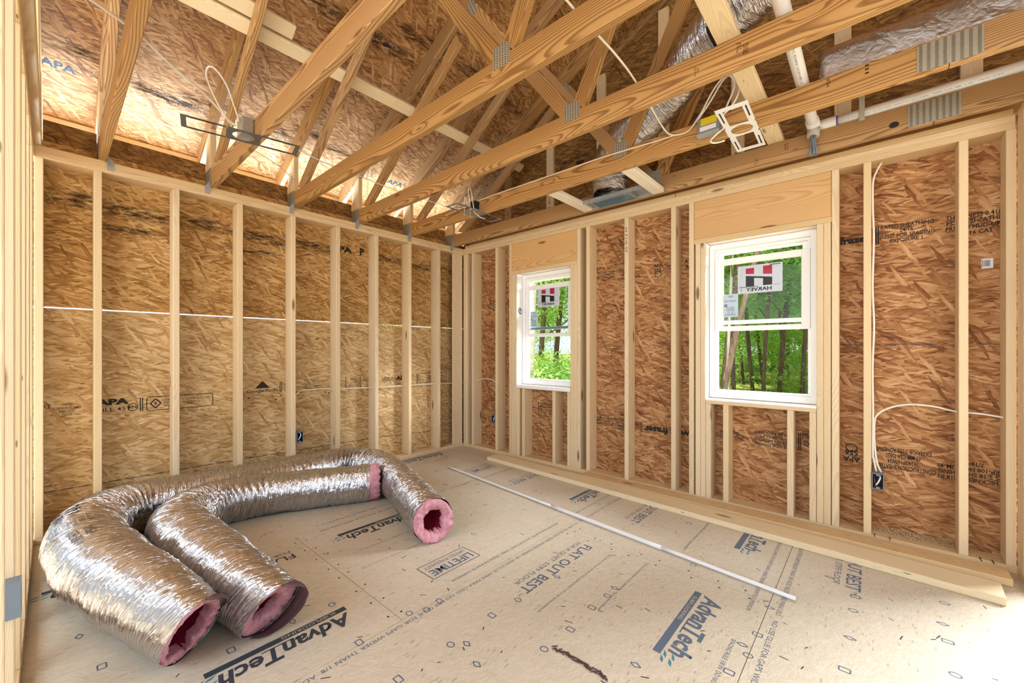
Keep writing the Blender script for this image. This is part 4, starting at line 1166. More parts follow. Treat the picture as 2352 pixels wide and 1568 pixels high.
sh = [(-.30, 20), (-.20, 27), (-.085, 17), (-.065, 19), (-.85, 12.5), (-.80, 13.5), (-.76, 11.5), (-.73, 12.5), (-.88, 10.2), (-.70, 10.5)]
for k, (t, d) in enumerate(sh):
    x, y = away(t, d)
    s = bpy.data.objects.new('shrub', SHR[k % 2]); link(s); s.location = (x, y, gz + 0.75); s.rotation_euler = (0, 0, k*1.3); s.scale = (1.0, 1.0, 1.15)
    T(s, 'leafy yellow green shrub under the trees outside the windows', 'shrub', 'shrubs outside')
# ------------------------------------------------------------------ foil ducts on the floor
def interp(rows, s):
    n = len(rows) - 1
    i = min(int(s*n), n-1); t = s*n - i
    return [a + (b-a)*t for a, b in zip(rows[i], rows[i+1])]

def duct(path, label, end0, end1, seed, name='flexible_duct', group=None, cat='duct', floor_z=0.003, wrk=1.0, shear0=None, parent_loc=None, use_up=True, nseg=56, step=0.0095):
    """path rows: x, y, z, half width, half height. Returns the duct with its ends"""
    pts = catmull([p[:3] for p in path], step)
    # radii follow the control rows
    key = [V(p[:3]) for p in path]
    seglen = [0]
    for a, b in zip(key, key[1:]): seglen.append(seglen[-1] + (b-a).length)
    tot = seglen[-1]; n = len(pts)
    rad = []
    j = 0
    acc = 0; cum = [0]
    for a, b in zip(pts, pts[1:]): cum.append(cum[-1] + (b-a).length)
    for c in cum:
        s = c / cum[-1] * tot
        while j < len(seglen)-2 and s > seglen[j+1]: j += 1
        t = max(0, min(1, (s - seglen[j]) / max(1e-6, seglen[j+1]-seglen[j])))
        rad.append((path[j][3]*(1-t) + path[j+1][3]*t, path[j][4]*(1-t) + path[j+1][4]*t))
    fr = []
    pn = None
    for i in range(n):
        t = (pts[min(i+2, n-1)] - pts[max(i-2, 0)]).normalized()
        if use_up:
            side = t.cross(V((0, 0, 1))).normalized()
        else:
            if pn is None: pn = t.orthogonal().normalized()
            side = (pn - t*pn.dot(t)).normalized(); pn = side
        upv = side.cross(t).normalized()
        fr.append((t, side, upv))
    curv = []
    for i in range(n):
        a = fr[max(i-6, 0)][0]; b = fr[min(i+6, n-1)][0]
        curv.append((b - a) / max(1e-6, 12*step))
    root = empty(name, tuple(parent_loc or (pts[0].x, pts[0].y, 0)))
    T(root, label, cat, group)
    off = V(root.location)
    bm = bmesh.new(); uvl = bm.loops.layers.uv.verify()
    rings = []
    for i in range(n):
        t, side, upv = fr[i]; ra, rb = rad[i]
        ring = []
        for k in range(nseg):
            a = 2*PI*k/nseg
            d = side*math.cos(a)*ra + upv*math.sin(a)*rb
            dn = (side*math.cos(a) + upv*math.sin(a))
            inner = max(0.0, curv[i].dot(dn))            # inside of the bend bunches up
            ph = cum[i]/0.034*2*PI + a*1.0
            s1 = 0.0022*math.sin(ph)
            q = V((cum[i]*26, math.cos(a)*1.6, math.sin(a)*1.6 + seed))
            wr = noise.noise(q)*0.0042 + noise.noise(V((cum[i]*70 + 3*a, a*2.2, seed)))*0.0025
            bun = inner*0.007*math.sin(cum[i]*2*PI/0.05 + 2.2*math.sin(a*3 + seed)) + 0.003*inner*noise.noise(V((cum[i]*50, a*5, seed+7)))
            big = noise.noise(V((cum[i]*5, math.cos(a), math.sin(a) + seed)))*0.010
            p = pts[i] + d*(1 + (s1 + wr*wrk + bun*wrk + big)/max(ra, rb))
            if shear0 and cum[i] < shear0[2]:
                f = 1 - cum[i]/shear0[2]
                p = p + (-t)*((math.sin(a)*rb)*shear0[0] + math.cos(a)*ra*shear0[1])*f
            if floor_z is not None and p.z < floor_z: p.z = floor_z + 0.0004*(k % 3)
            ring.append(bm.verts.new(p - off))
        rings.append(ring)
    for i in range(n-1):
        for k in range(nseg):
            k2 = (k+1) % nseg
            f = bm.faces.new((rings[i][k], rings[i][k2], rings[i+1][k2], rings[i+1][k])); f.smooth = True
            for lp, (ii, kk) in zip(f.loops, ((i, k), (i, k+1), (i+1, k+1), (i+1, k))):
                lp[uvl].uv = (cum[ii], kk/nseg*2*PI*0.15)
    mesh_obj('foil_jacket', bm, MAT['foil'], root)
    def end(which, hole, protrude, seed2, inset=0.012, deep=0.28, hshape=None):
        """ring of pink insulation with a ragged hole, and the dark liner inside"""
        i0 = 0 if which == 0 else n-1; sgn = -1 if which == 0 else 1
        t, side, upv = fr[i0]; ra, rb = rad[i0]; axis = t*sgn
        src = rings  # verts are gone; recompute
        def P(a, f, s, deep_f=1.0):
            ca, sa = math.cos(a), math.sin(a)
            p = pts[i0] + side*ca*ra*f + upv*sa*rb*f + axis*s
            if shear0 and which == 0: p = p + axis*((sa*rb*f)*shear0[0] + ca*ra*f*shear0[1])
            if floor_z is not None and p.z < floor_z + 0.004: p.z = floor_z + 0.004
            return p - off
        NS = 72
        prof = [(0.965, -0.06), (0.97, protrude*0.5 - inset*0.5), (0.955, protrude*0.92), (0.90, protrude + 0.006), (0.80, protrude + 0.004), (0.68, protrude - 0.004), (None, protrude - 0.02), ('in', protrude - 0.07)]
        b1 = bmesh.new(); rr = []
        for (f, s) in prof:
            row = []
            for k in range(NS):
                a = 2*PI*k/NS
                h = hole * (1 + 0.26*noise.noise(V((math.cos(a)*2.2, math.sin(a)*2.2, seed2))) + 0.10*noise.noise(V((math.cos(a)*9, math.sin(a)*9, seed2+4))))
                if hshape: h *= hshape(a)
                ff = f if isinstance(f, float) else (h if f is None else h*1.05)
                if isinstance(f, float) and f < 0.95: ff = max(ff, h + 0.02)
                jit = 0.0 if (isinstance(f, float) and f > 0.96) else 1.0
                nn = noise.noise(V((math.cos(a)*7, math.sin(a)*7, s*60 + seed2)))
                n2 = noise.noise(V((math.cos(a)*22, math.sin(a)*22, s*90 + seed2)))
                row.append(b1.verts.new(P(a, ff + jit*(0.045*nn + 0.035*n2), s + jit*(0.013*nn + 0.010*n2))))
            rr.append(row)
        for A, B in zip(rr, rr[1:]):
            for k in range(NS): b1.faces.new((A[k], A[(k+1) % NS], B[(k+1) % NS], B[k])).smooth = True
        mesh_obj('insulation', b1, MAT['pink'], root)
        b2 = bmesh.new(); rr = []
        for s, f in ((protrude - 0.03, 1.1), (protrude - 0.10, 1.12), (protrude - deep*0.6, 1.05), (protrude - deep, 0.9)):
            row = []
            for k in range(NS):
                a = 2*PI*k/NS; h = hole*(1 + 0.10*noise.noise(V((math.cos(a)*2.2, math.sin(a)*2.2, seed2))))
                if hshape: h *= hshape(a)
                row.append(b2.verts.new(P(a, min(0.9, h*f), s)))
            rr.append(row)
        for A, B in zip(rr, rr[1:]):
            for k in range(NS): b2.faces.new((A[k], A[(k+1) % NS], B[(k+1) % NS], B[k])).smooth = True
        b2.faces.new(rr[-1])
        mesh_obj('inner_liner', b2, MAT['liner'], root)
    if end0: end(0, **end0)
    if end1: end(1, **end1)
    return root, pts, fr, rad, off

PA = [(1.945,-3.075,.15,.110,.150),(1.72,-3.125,.155,.13,.155),(1.42,-3.19,.160,.150,.160),(1.08,-3.262,.163,.163,.163),(.72,-3.30,.165,.165,.165),(.44,-3.27,.165,.165,.165),(.25,-3.12,.165,.158,.165),(.185,-2.90,.160,.150,.160),(.175,-2.60,.155,.145,.155),(.175,-2.25,.152,.142,.152),(.18,-1.90,.152,.142,.152),(.24,-1.62,.150,.142,.150),(.42,-1.485,.147,.140,.147),(.68,-1.49,.143,.136,.143),(1.0,-1.58,.140,.132,.140),(1.4,-1.715,.138,.130,.138),(1.79,-1.845,.136,.130,.136)]
ductA = duct(PA, 'long silver foil duct bent in a U on the floor, running behind the shorter duct', dict(hole=0.70, protrude=-0.012, seed2=2.0, hshape=lambda a: 1.0), dict(hole=0.52, protrude=0.03, seed2=9.0), 1.3, group='foil ducts on the floor', shear0=(0.62, -0.35, 0.30))
PB = [(2.02,-2.835,.145,.105,.145),(1.78,-2.862,.15,.13,.150),(1.45,-2.895,.153,.148,.153),(1.12,-2.925,.155,.153,.155),(.82,-2.93,.155,.153,.155),(.60,-2.85,.155,.15,.155),(.495,-2.68,.152,.145,.152),(.50,-2.46,.148,.138,.148),(.58,-2.24,.145,.134,.145),(.68,-2.02,.143,.132,.143),(.77,-1.86,.142,.130,.142),(.825,-1.745,.142,.130,.142)]
ductB = duct(PB, 'shorter silver foil duct lying inside the bend of the longer duct', dict(hole=0.46, protrude=-0.02, seed2=5.0), dict(hole=0.5, protrude=0.075, seed2=12.0), 4.1, group='foil ducts on the floor', shear0=(0.75, -0.15, 0.30))
# dark backing of the foil turned out beyond the cut insulation
def flap(D, a0, a1, ext, name='jacket_flap'):
    root, pts, fr, rad, off = D
    t, side, upv = fr[0]; ra, rb = rad[0]
    sh = (0.62, -0.35) if root is ductA[0] else (0.75, -0.15)
    bm = bmesh.new(); rows = []
    NS = 34
    for s, g in ((0.0, 1.0), (0.4, 1.04), (0.75, 1.03), (1.0, 0.98)):
        row = []
        for k in range(NS+1):
            a = a0 + (a1-a0)*k/NS
            e = ext*math.sin(PI*k/NS)**0.5*(1 + 0.12*noise.noise(V((a*3, 1, 2))))
            ca, sa = math.cos(a), math.sin(a)
            p = pts[0] + side*ca*ra*g + upv*sa*rb*g - t*(e*s) - t*((sa*rb)*sh[0] + ca*ra*sh[1])
            if p.z < 0.005: p.z = 0.005 + 0.002*s
            row.append(bm.verts.new(p - off))
        rows.append(row)
    for A, B in zip(rows, rows[1:]):
        for k in range(NS): bm.faces.new((A[k], A[k+1], B[k+1], B[k])).smooth = True
    o = mesh_obj(name, bm, MAT['flap'], root)
    md = o.modifiers.new('thick', 'SOLIDIFY'); md.thickness = 0.0015
    return o
flap(ductB, -1.9, 1.3 - 2.9 + 3.3, 0.085)
flap(ductA, 0.2, 1.6, 0.04)
# printing on the long duct's jacket
def duct_print(D, blocks):
    root, pts, fr, rad, off = D
    bm = bmesh.new()
    for body, i0, a0, h, w, o_, rot in blocks:
        b = bmesh.new(); text_bm(b, body, Matrix.Identity(4), h, w, off=o_)
        bmesh.ops.subdivide_edges(b, edges=list(b.edges), cuts=1)
        idx = {}
        for v in b.verts:
            sx, sy = (v.co.x, v.co.y) if not rot else (-v.co.y, v.co.x)
            q = i0 + sx/0.0095
            i = max(0, min(len(pts)-2, int(q))); f = min(1, max(0, q - i))
            a = a0 + sy/0.16
            t, side, upv = fr[i]; ra, rb = rad[i]
            c = pts[i].lerp(pts[i+1], f)
            p = c + (side*math.cos(a)*ra + upv*math.sin(a)*rb)*(1 + 0.0115/0.16)
            idx[v] = bm.verts.new(p - off)
        for fc in b.faces:
            try: bm.faces.new([idx[v] for v in fc.verts])
            except ValueError: pass
        b.free()
    o = mesh_obj('printed_lettering', bm, MAT['ink'], root); o['kind'] = 'stuff'
LT = 'AIR DUCT CLASS 1\nUL 181 LISTED\nR-6.0 FLEXIBLE DUCT\nMADE IN USA\nKEEP FLAT\nMAX TEMP 200 F'
duct_print(ductA, [(LT, 172, 2.1, 0.15, 0.15, 0.0, False), ('181\nUL', 146, 2.1, 0.11, 0.10, 0.03, False), (LT, 122, 2.0, 0.16, 0.16, 0.0, False), ('R 8.0\nC AIR DUCT', 190, 2.2, 0.07, 0.12, 0.0, False), ('ASTM E84 25/50\nNFPA 90A', 102, 1.9, 0.09, 0.14, 0.0, False)])

# ------------------------------------------------------------------ things lying on the floor
M2 = lumber('loose_board', (0.705, -0.190, 0.0195), (4.325, -0.375, 0.0195), 0.184, TH, (0.05, 1, 0), MAT['brace']); T(M2, 'long loose board lying flat on the floor along the window wall', 'board')
M3 = lumber('loose_board', (1.80, -0.078, 0.0195), (4.385, -0.135, 0.0195), 0.14, TH, (0.022, 1, 0), MAT['plate']); T(M3, 'greyish loose board stapled between the bottom plate and the long board', 'board')
M3.location.y -= 0.003
for i, (x, y) in enumerate(((3.86, -0.006), (3.93, -0.007), (4.30, -0.008), (4.345, -0.008))):
    bm = bmesh.new(); bm_box(bm, (-0.0015, -0.028, 0.0), (0.0015, 0.03, 0.003)); bm_box(bm, (-0.0015, -0.028, -0.001), (0.0015, -0.025, 0.003))
    o = mesh_obj('plate_staple', bm, MAT['black']); o.location = (x, y, TH + 0.0005)
    T(o, ['leftmost staple tying the grey board to the bottom plate', 'second staple from the left on the bottom plate', 'staple on the bottom plate, left one at the far right end', 'staple on the bottom plate nearest the right edge'][i], 'staple', 'plate staples')
pp = empty('plastic_conduit', (0.614, -0.748, 0)); T(pp, 'thin white plastic pipe lying across the floor', 'pipe')
A_, B_ = V((0.614, -0.748, 0.0115)), V((3.576, -1.068, 0.0115))
dirp = (B_ - A_).normalized()
q1, q2 = A_ + dirp*((2.02-0.614)/dirp.x), A_ + dirp*((2.899-0.614)/dirp.x)
bend = V((-dirp.y, dirp.x, 0))*0.03
def seg(name, a, b, r, mat, hollow=False):
    bm = tube_bm([a - V(pp.location), (a+b)/2 - V(pp.location), b - V(pp.location)], r, 16, 0.1)
    return mesh_obj(name, bm, mat, pp, True)
seg('pipe_length', A_, q1, 0.0095, MAT['pvc']); seg('pipe_sleeve', q1, q2, 0.0125, MAT['pvc']); seg('pipe_length', q2, B_, 0.0105, MAT['pvc'])
# sawdust heap on the bottom plate
bm = bmesh.new(); rg = random.Random(8)
for i in range(900):
    x = rg.uniform(3.86, 4.21); y = 0.135 - abs(rg.gauss(0, 0.035)); 
    if y < 0.02: continue
    hgt = 0.02*math.exp(-((0.135-y)/0.05)**2)
    z = TH + rg.uniform(0.0005, 0.002 + hgt); s = rg.uniform(0.0015, 0.0045)
    bm_box(bm, (-s, -s*0.6, -s*0.25), (s, s*0.6, s*0.25), Matrix.Translation((x, y, z)) @ Matrix.Rotation(rg.uniform(0, 3), 4, 'Z') @ Matrix.Rotation(rg.uniform(-.6, .6), 4, 'Y'))
o = mesh_obj('sawdust', bm, MAT['dust']); T(o, 'heap of sawdust on the bottom plate right of the outlet box', 'sawdust', kind='stuff')

# ------------------------------------------------------------------ electrical boxes, stickers
def outlet_box(name, loc, rotz, label, w=0.056, h=0.098, d=0.065, shell='grey_plastic', wires=True):
    """open box, mouth towards local -y, mounted with its left side on a stud"""
    r = empty(name, loc); r.rotation_euler = (0, 0, rotz); T(r, label, 'electrical box')
    t = 0.004
    bm = bmesh.new()
    bm_box(bm, (-w/2, -0.002, -h/2), (-w/2 + t, d, h/2)); bm_box(bm, (w/2 - t, -0.002, -h/2), (w/2, d, h/2))
    bm_box(bm, (-w/2 + t, -0.002, -h/2), (w/2 - t, d, -h/2 + t)); bm_box(bm, (-w/2 + t, -0.002, h/2 - t), (w/2 - t, d, h/2))
    mesh_obj('box_shell', bm, MAT[shell], r)
    bm = bmesh.new(); bm_box(bm, (-w/2 + t, d - t, -h/2 + t), (w/2 - t, d - 0.0005, h/2 - t)); 
    mesh_obj('box_back', bm, MAT['dark_plastic'], r)
    bm = bmesh.new()
    bm_box(bm, (-w/2 + t + 0.0005, 0.002, -h/2 + t + 0.0005), (-w/2 + t + 0.0015, d - 0.005, h/2 - t - 0.0005)); bm_box(bm, (w/2 - t - 0.0015, 0.002, -h/2 + t + 0.0005), (w/2 - t - 0.0005, d - 0.005, h/2 - t - 0.0005))
    mesh_obj('box_lining', bm, MAT['dark_plastic'], r)
    for s in (-1, 1):
        bm = bmesh.new(); bm_box(bm, (-0.009, -0.0025, s*(h/2 - 0.009) - 0.007), (0.009, 0.004, s*(h/2 - 0.009) + 0.007)); bevel(bm, 0.002, 1)
        mesh_obj('screw_tab', bm, MAT['grey_plastic'], r)
    if wires:
        cable('cable_tail', [(0.006, 0.05, 0.044), (0.012, 0.012, 0.025), (0.002, 0.006, -0.005), (-0.010, 0.012, -0.028)], 0.0045, MAT['cable'], r, 0.01)
        cable('wire_tail', [(-0.014, 0.05, 0.042), (-0.017, 0.015, 0.012), (-0.012, 0.01, -0.012), (-0.016, 0.02, -0.02)], 0.002, MAT['copper'], r, 0.01)
    return r
outlet_box('outlet_box', (3.8755, -0.006, 0.38), 0, 'dark outlet box on the window wall stud, under the white cable')
outlet_box('outlet_box', (0.526, -0.002, 0.395), 0, 'small outlet box low on the window wall left of the far window', w=0.055)
outlet_box('outlet_box', (0.004, -1.9515, 0.42), PI/2, 'small outlet box low on the left wall behind the duct', w=0.056)
bx = outlet_box('outlet_box', (1.94, NEAR_Y + 0.012, 0.465), PI, 'blue grey outlet box on the partition at the left edge', wires=False, h=0.105, w=0.055)
bar = box('barcode_sticker', (4.323, D6 - 0.0012, 1.671), (4.367, D6 - 0.0002, 1.727), MAT['sticker']); T(bar, 'small white barcode sticker on the sheathing at far right', 'sticker')
bm = bmesh.new(); rg = random.Random(4); x = 4.332
while x < 4.356:
    wv = rg.choice((0.0008, 0.0014, 0.002)); rect_bm(bm, plane_M((x, D6 - 0.0016, 1.70), (1, 0, 0), (0, 0, 1)), 0, -0.018, wv, 0.018); x += wv + rg.choice((0.0008, 0.0014))
rect_bm(bm, plane_M((4.327, D6 - 0.0016, 1.70), (1, 0, 0), (0, 0, 1)), -0.001, -0.02, 0.0015, 0.02)
o = mesh_obj('barcode', bm, MAT['ink'], bar); o['kind'] = 'stuff'

# ------------------------------------------------------------------ light brackets under the trusses and their junction boxes
def bracket(loc, rotz, mat, label, L=0.58, W=0.155, bend=0.0, bw=0.020, y1=0.085):
    """flat plate with a round hole between two rectangular ones; long axis = local y"""
    r = empty('light_bracket', loc); r.rotation_euler = (0, 0, rotz); T(r, label, 'light bracket', 'ceiling light brackets')
    bm = bmesh.new()
    N = 24; R = 0.055
    def add(poly):
        return bm.faces.new([bm.verts.new((x, y, 0)) for x, y in poly])
    hw, hl = W/2, L/2
    iw = hw - bw
    y2 = hl - bw*1.25
    for s in (-1, 1):
        add([(s*iw, y2), (s*hw, y2), (s*hw, y1), (s*iw, y1)][::s]); add([(s*iw, -y1), (s*hw, -y1), (s*hw, -y2), (s*iw, -y2)][::s])
        add([(-hw, s*y2), (hw, s*y2), (hw, s*hl), (-hw, s*hl)][::s])
    # centre square with the round hole
    for k in range(N):
        a0, a1 = 2*PI*k/N, 2*PI*(k+1)/N
        def sq(a):
            c, s_ = math.cos(a), math.sin(a); m = max(abs(c)/hw, abs(s_)/y1); return (c/m, s_/m)
        add([(R*math.cos(a0), R*math.sin(a0)), sq(a0), sq(a1), (R*math.cos(a1), R*math.sin(a1))])
    bmesh.ops.remove_doubles(bm, verts=list(bm.verts), dist=0.0004)
    bmesh.ops.recalc_face_normals(bm, faces=list(bm.faces))
    bmesh.ops.subdivide_edges(bm, edges=[e for e in bm.edges if abs(e.verts[0].co.y - e.verts[1].co.y) > 0.08], cuts=4)
    for v in bm.verts: v.co.z += bend*(v.co.y/hl)**2
    ext = bmesh.ops.extrude_face_region(bm, geom=list(bm.faces))
    for v in [g_ for g_ in ext['geom'] if isinstance(g_, bmesh.types.BMVert)]: v.co.z += 0.0016
    mesh_obj('bracket_plate', bm, MAT[mat], r)
    bm = bmesh.new()
    for s in (-1, 1):
        for q in (-1, 1): bm_box(bm, (s*(hw - bw/2) - 0.0035, q*0.19 - 0.06, -0.0006 + bend*0.3), (s*(hw - bw/2) + 0.0035, q*0.19 + 0.06, 0.0004 + bend*0.3))
    sl = mesh_obj('adjusting_slots', bm, MAT['black'], r); sl['kind'] = 'stuff'
    return r
bracket((1.058, -2.673, 2.4652), -0.36*0.55, 'grey_metal', 'dark grey light bracket hanging under the second truss at the upper left')
bracket((1.102, -0.835, 2.4652), 0.02, 'blue_metal', 'bluish light bracket near the far corner of the ceiling')
bracket((3.290, -0.805, 2.4650), 0.03, 'white_metal', 'white light bracket with a round hole under the truss at the right', bend=0.0, bw=0.031, y1=0.070)
def jbox(lo, hi, label, mat='grey_metal', yl=False):
    r = box('junction_box', lo, hi, MAT[mat], bev=0.004); T(r, label, 'junction box', 'light junction boxes')
    lo = V(lo); hi = V(hi)
    if yl:
        box('yellow_label', (lo.x + 0.02, lo.y - 0.0012, lo.z + 0.055), (hi.x - 0.01, lo.y - 0.0004, hi.z - 0.004), MAT['yellow'], r)
        box('white_label', (lo.x + 0.016, lo.y - 0.0012, lo.z + 0.022), (hi.x - 0.014, lo.y - 0.0004, lo.z + 0.048), MAT['sticker'], r)
    box('cover_lip', (lo.x - 0.002, lo.y - 0.003, lo.z - 0.002), (hi.x + 0.002, hi.y, lo.z + 0.010), MAT['galv'], r)
    return r
jbox((0.925, -2.672, 2.505), (1.035, -2.612, 2.605), 'dull brown junction box on the truss above the grey bracket', 'plate_steel')
jbox((3.055, -0.835, 2.492), (3.175, -0.783, 2.592), 'grey junction box with a yellow label beside the white bracket', 'grey_plastic', True)
jbox((1.03, -0.835, 2.50), (1.10, -0.783, 2.585), 'small dark junction box above the bluish bracket', 'dark_plastic')

# ------------------------------------------------------------------ cables
CG = 'white electrical cables'
def wire(pts, label, r=0.0045, mat='cable'):
    o = cable('electrical_cable', pts, r, MAT[mat]); T(o, label, 'cable', CG); return o
ZT = TZ1 + 0.008
wire([(1.498,-3.40,2.63),(1.40,-3.205,2.625),(1.222,-3.019,ZT+.004),(1.048,-2.859,ZT+.02),(0.94,-2.73,2.60),(0.96,-2.69,2.56)], 'cable running down from the upper left corner to the grey bracket', 0.006)
wire([(0.935,-2.70,2.56),(1.01,-2.79,2.63),(1.12,-2.865,2.70),(1.20,-2.86,2.72),(1.17,-2.79,2.68),(1.04,-2.71,2.62),(0.985,-2.675,2.58)], 'cable looped above the grey bracket', 0.0045)
wire([(0.62,-2.55,ZT),(0.43,-2.27,ZT),(0.15,-1.99,ZT-.0)], 'thin cable slanting from the second truss to the third truss heel', 0.003)
wire([(1.02,-2.55,ZT),(0.882,-2.462,ZT),(0.77,-2.13,ZT),(0.745,-1.98,ZT),(0.722,-1.72,ZT),(0.69,-1.37,ZT),(0.705,-1.0,ZT),(0.82,-0.85,2.57),(1.03,-0.82,2.55)], 'long thin cable over the trusses between the grey and bluish brackets', 0.004)
wire([(2.90,-2.3,ZT+.05),(2.923,-1.984,ZT),(2.927,-1.793,ZT),(2.929,-1.609,ZT),(2.916,-1.387,ZT),(2.874,-0.98,2.60),(2.871,-0.83,2.585),(2.90,-0.80,2.57),(2.977,-0.795,2.562),(3.03,-0.79,2.60),(3.13,-0.83,2.68),(3.22,-0.90,2.735),(3.29,-0.93,2.72),(3.30,-0.90,2.65),(3.25,-0.86,2.59),(3.17,-0.825,2.56)], 'white cable hanging between trusses and looping over the white bracket', 0.005)
wire([(3.0,-0.792,2.57),(3.07,-0.81,2.64),(3.16,-0.87,2.72),(3.24,-0.92,2.74),(3.275,-0.90,2.68),(3.22,-0.85,2.60)], 'second strand of cable looping over the white bracket', 0.005)
wire([(0.62,-0.787,2.56),(0.95,-0.787,2.588),(1.3,-0.787,2.598),(1.7,-0.787,2.596),(2.1,-0.787,2.594),(2.4,-0.790,2.592),(2.7,-0.787,2.58),(2.9,-0.788,2.572)], 'cable stapled along the face of the truss with the white bracket', 0.0045)
wire([(3.22,-0.83,2.50),(3.16,-0.83,2.47),(3.12,-0.80,2.455),(3.14,-0.77,2.45),(3.19,-0.76,2.452)], 'short cable end with a connector under the white bracket', 0.0045)
wire([(1.0,-0.80,2.46),(1.06,-0.86,2.55),(1.08,-0.90,2.66),(1.11,-0.90,2.67),(1.10,-0.86,2.55),(1.08,-0.82,2.47)], 'cable loop rising from the bluish bracket', 0.004)
wire([(0.97,-0.85,2.47),(1.03,-0.90,2.54),(1.07,-0.93,2.61),(1.06,-0.88,2.53),(1.12,-0.80,2.44),(1.16,-0.76,2.42)], 'thin wire tails curling from the bluish bracket', 0.003)
wire([(-0.06,-1.985,0.44),(-0.07,-1.955,0.79),(-0.07,-1.80,0.833),(-0.07,-1.60,0.823),(-0.07,-1.22,0.810),(-0.07,-0.80,0.803),(-0.07,-0.38,0.799),(-0.05,-0.08,0.79)], 'white cable running through the left wall studs to the far corner', 0.0048)
wire([(0.075,0.07,0.79),(0.17,0.07,0.822),(0.286,0.07,0.850),(0.40,0.07,0.852),(0.50,0.07,0.815),(0.535,0.07,0.70),(0.53,0.06,0.445)], 'white cable crossing the window wall studs left of the far window', 0.0048)
wire([(3.895,0.06,2.39),(3.87,0.03,2.33),(3.853,0.018,2.26),(3.852,0.018,2.1),(3.857,0.018,1.9),(3.851,0.018,1.6),(3.858,0.018,1.35),(3.851,0.018,1.1),(3.853,0.018,0.8),(3.852,0.02,0.55),(3.858,0.03,0.50),(3.868,0.045,0.428)], 'white cable stapled down the window wall stud into the outlet box', 0.0055)
wire([(3.892,0.045,0.428),(3.872,0.035,0.49),(3.861,0.03,0.60),(3.86,0.03,0.745),(3.88,0.045,0.80),(3.94,0.06,0.843),(4.02,0.07,0.866),(4.12,0.07,0.864),(4.217,0.07,0.842),(4.32,0.07,0.838),(4.43,0.07,0.82)], 'white cable arching from the outlet box stud to the right edge', 0.0055)

# ------------------------------------------------------------------ pipes, duct boot and wrapped duct in the ceiling
pv = empty('drain_pipe', (3.567, -0.3, 2.64)); T(pv, 'white plastic drain pipe across the trusses with a long branch to the right', 'pipe')
def pseg(name, pts, r, mat, ns=20):
    bm = tube_bm([V(p) - V(pv.location) for p in pts], r, ns, 0.1); return mesh_obj(name, bm, MAT[mat], pv, True)
zc = TZ1 + 0.0315
pseg('pipe_run', [(3.567, -3.0, zc), (3.567, -1.5, zc), (3.567, -0.26, zc)], 0.030, 'pvc')
pseg('tee_fitting', [(3.567, -0.27, zc), (3.567, -0.17, zc), (3.567, -0.09, zc)], 0.036, 'pvc')
pseg('tee_branch', [(3.567, -0.152, zc), (3.62, -0.152, zc), (3.68, -0.152, zc)], 0.036, 'pvc')
pseg('primer_ring', [(3.680, -0.152, zc), (3.684, -0.152, zc), (3.688, -0.152, zc)], 0.033, 'purple')
pseg('pipe_branch', [(3.688, -0.152, zc), (4.4, -0.152, zc + 0.004), (6.0, -0.152, zc + 0.01)], 0.030, 'pvc')
pseg('rubber_collar', [(3.567, -0.19, zc - 0.02), (3.567, -0.20, zc - 0.045), (3.567, -0.205, zc - 0.075)], 0.034, 'rubber')
bm = bmesh.new()
for k in range(6):
    a = k*1.05
    tube_bm([(0.012*math.cos(a), 0.012*math.sin(a), 0), (0.010*math.cos(a+.5), 0.008*math.sin(a+.5), -0.05), (0.022*math.cos(a+.9), 0.02*math.sin(a+.9), -0.125)], 0.006, 6, 0.03, bm=bm)
for v in bm.verts: v.co += V((3.567, -0.206, zc - 0.07)) - V(pv.location)
mesh_obj('cable_bundle', bm, MAT['grey_plastic'], pv, True)
bm = bmesh.new()
text_bm(bm, 'PVC 1120 SCH 40  ASTM D1785  480 PSI @ 73F  NSF-PW', plane_M((4.05, -0.152 - 0.0275, zc - 0.014), (1, 0, 0), (0, 0.45, 0.9)), 0.012, 0.62)
for v in bm.verts: v.co -= V(pv.location)
mesh_obj('printed_lettering', bm, MAT['ink_blue'], pv)
bm = bmesh.new()
text_bm(bm, 'PVC DWV SCH 40  2 IN', plane_M((3.567 + 0.004, -0.95, zc - 0.0303), (0, 1, 0), (1, 0, 0.0)), 0.010, 0.42)
for v in bm.verts: v.co -= V(pv.location)
mesh_obj('printed_lettering', bm, MAT['ink_blue'], pv)
bm = bmesh.new()
for a in range(-2, 8):
    a0, a1 = a*PI/6, (a+1)*PI/6
    R_ = 0.0315; c = V((3.803, -0.152, zc))
    vs = [c + V((dx, R_*math.cos(t_ + PI/2 + 0.5), R_*math.sin(t_ + PI/2 + 0.5))) for t_ in (a0, a1) for dx in (-0.013, 0.013)]
    bm.faces.new([bm.verts.new(v) for v in (vs[0], vs[1], vs[3], vs[2])])
bm_box(bm, (3.790, -0.188, 2.585), (3.816, -0.1865, 2.76))
T(mesh_obj('pipe_strap', bm, MAT['rubber']), 'short grey strap holding the white pipe branch', 'strap')

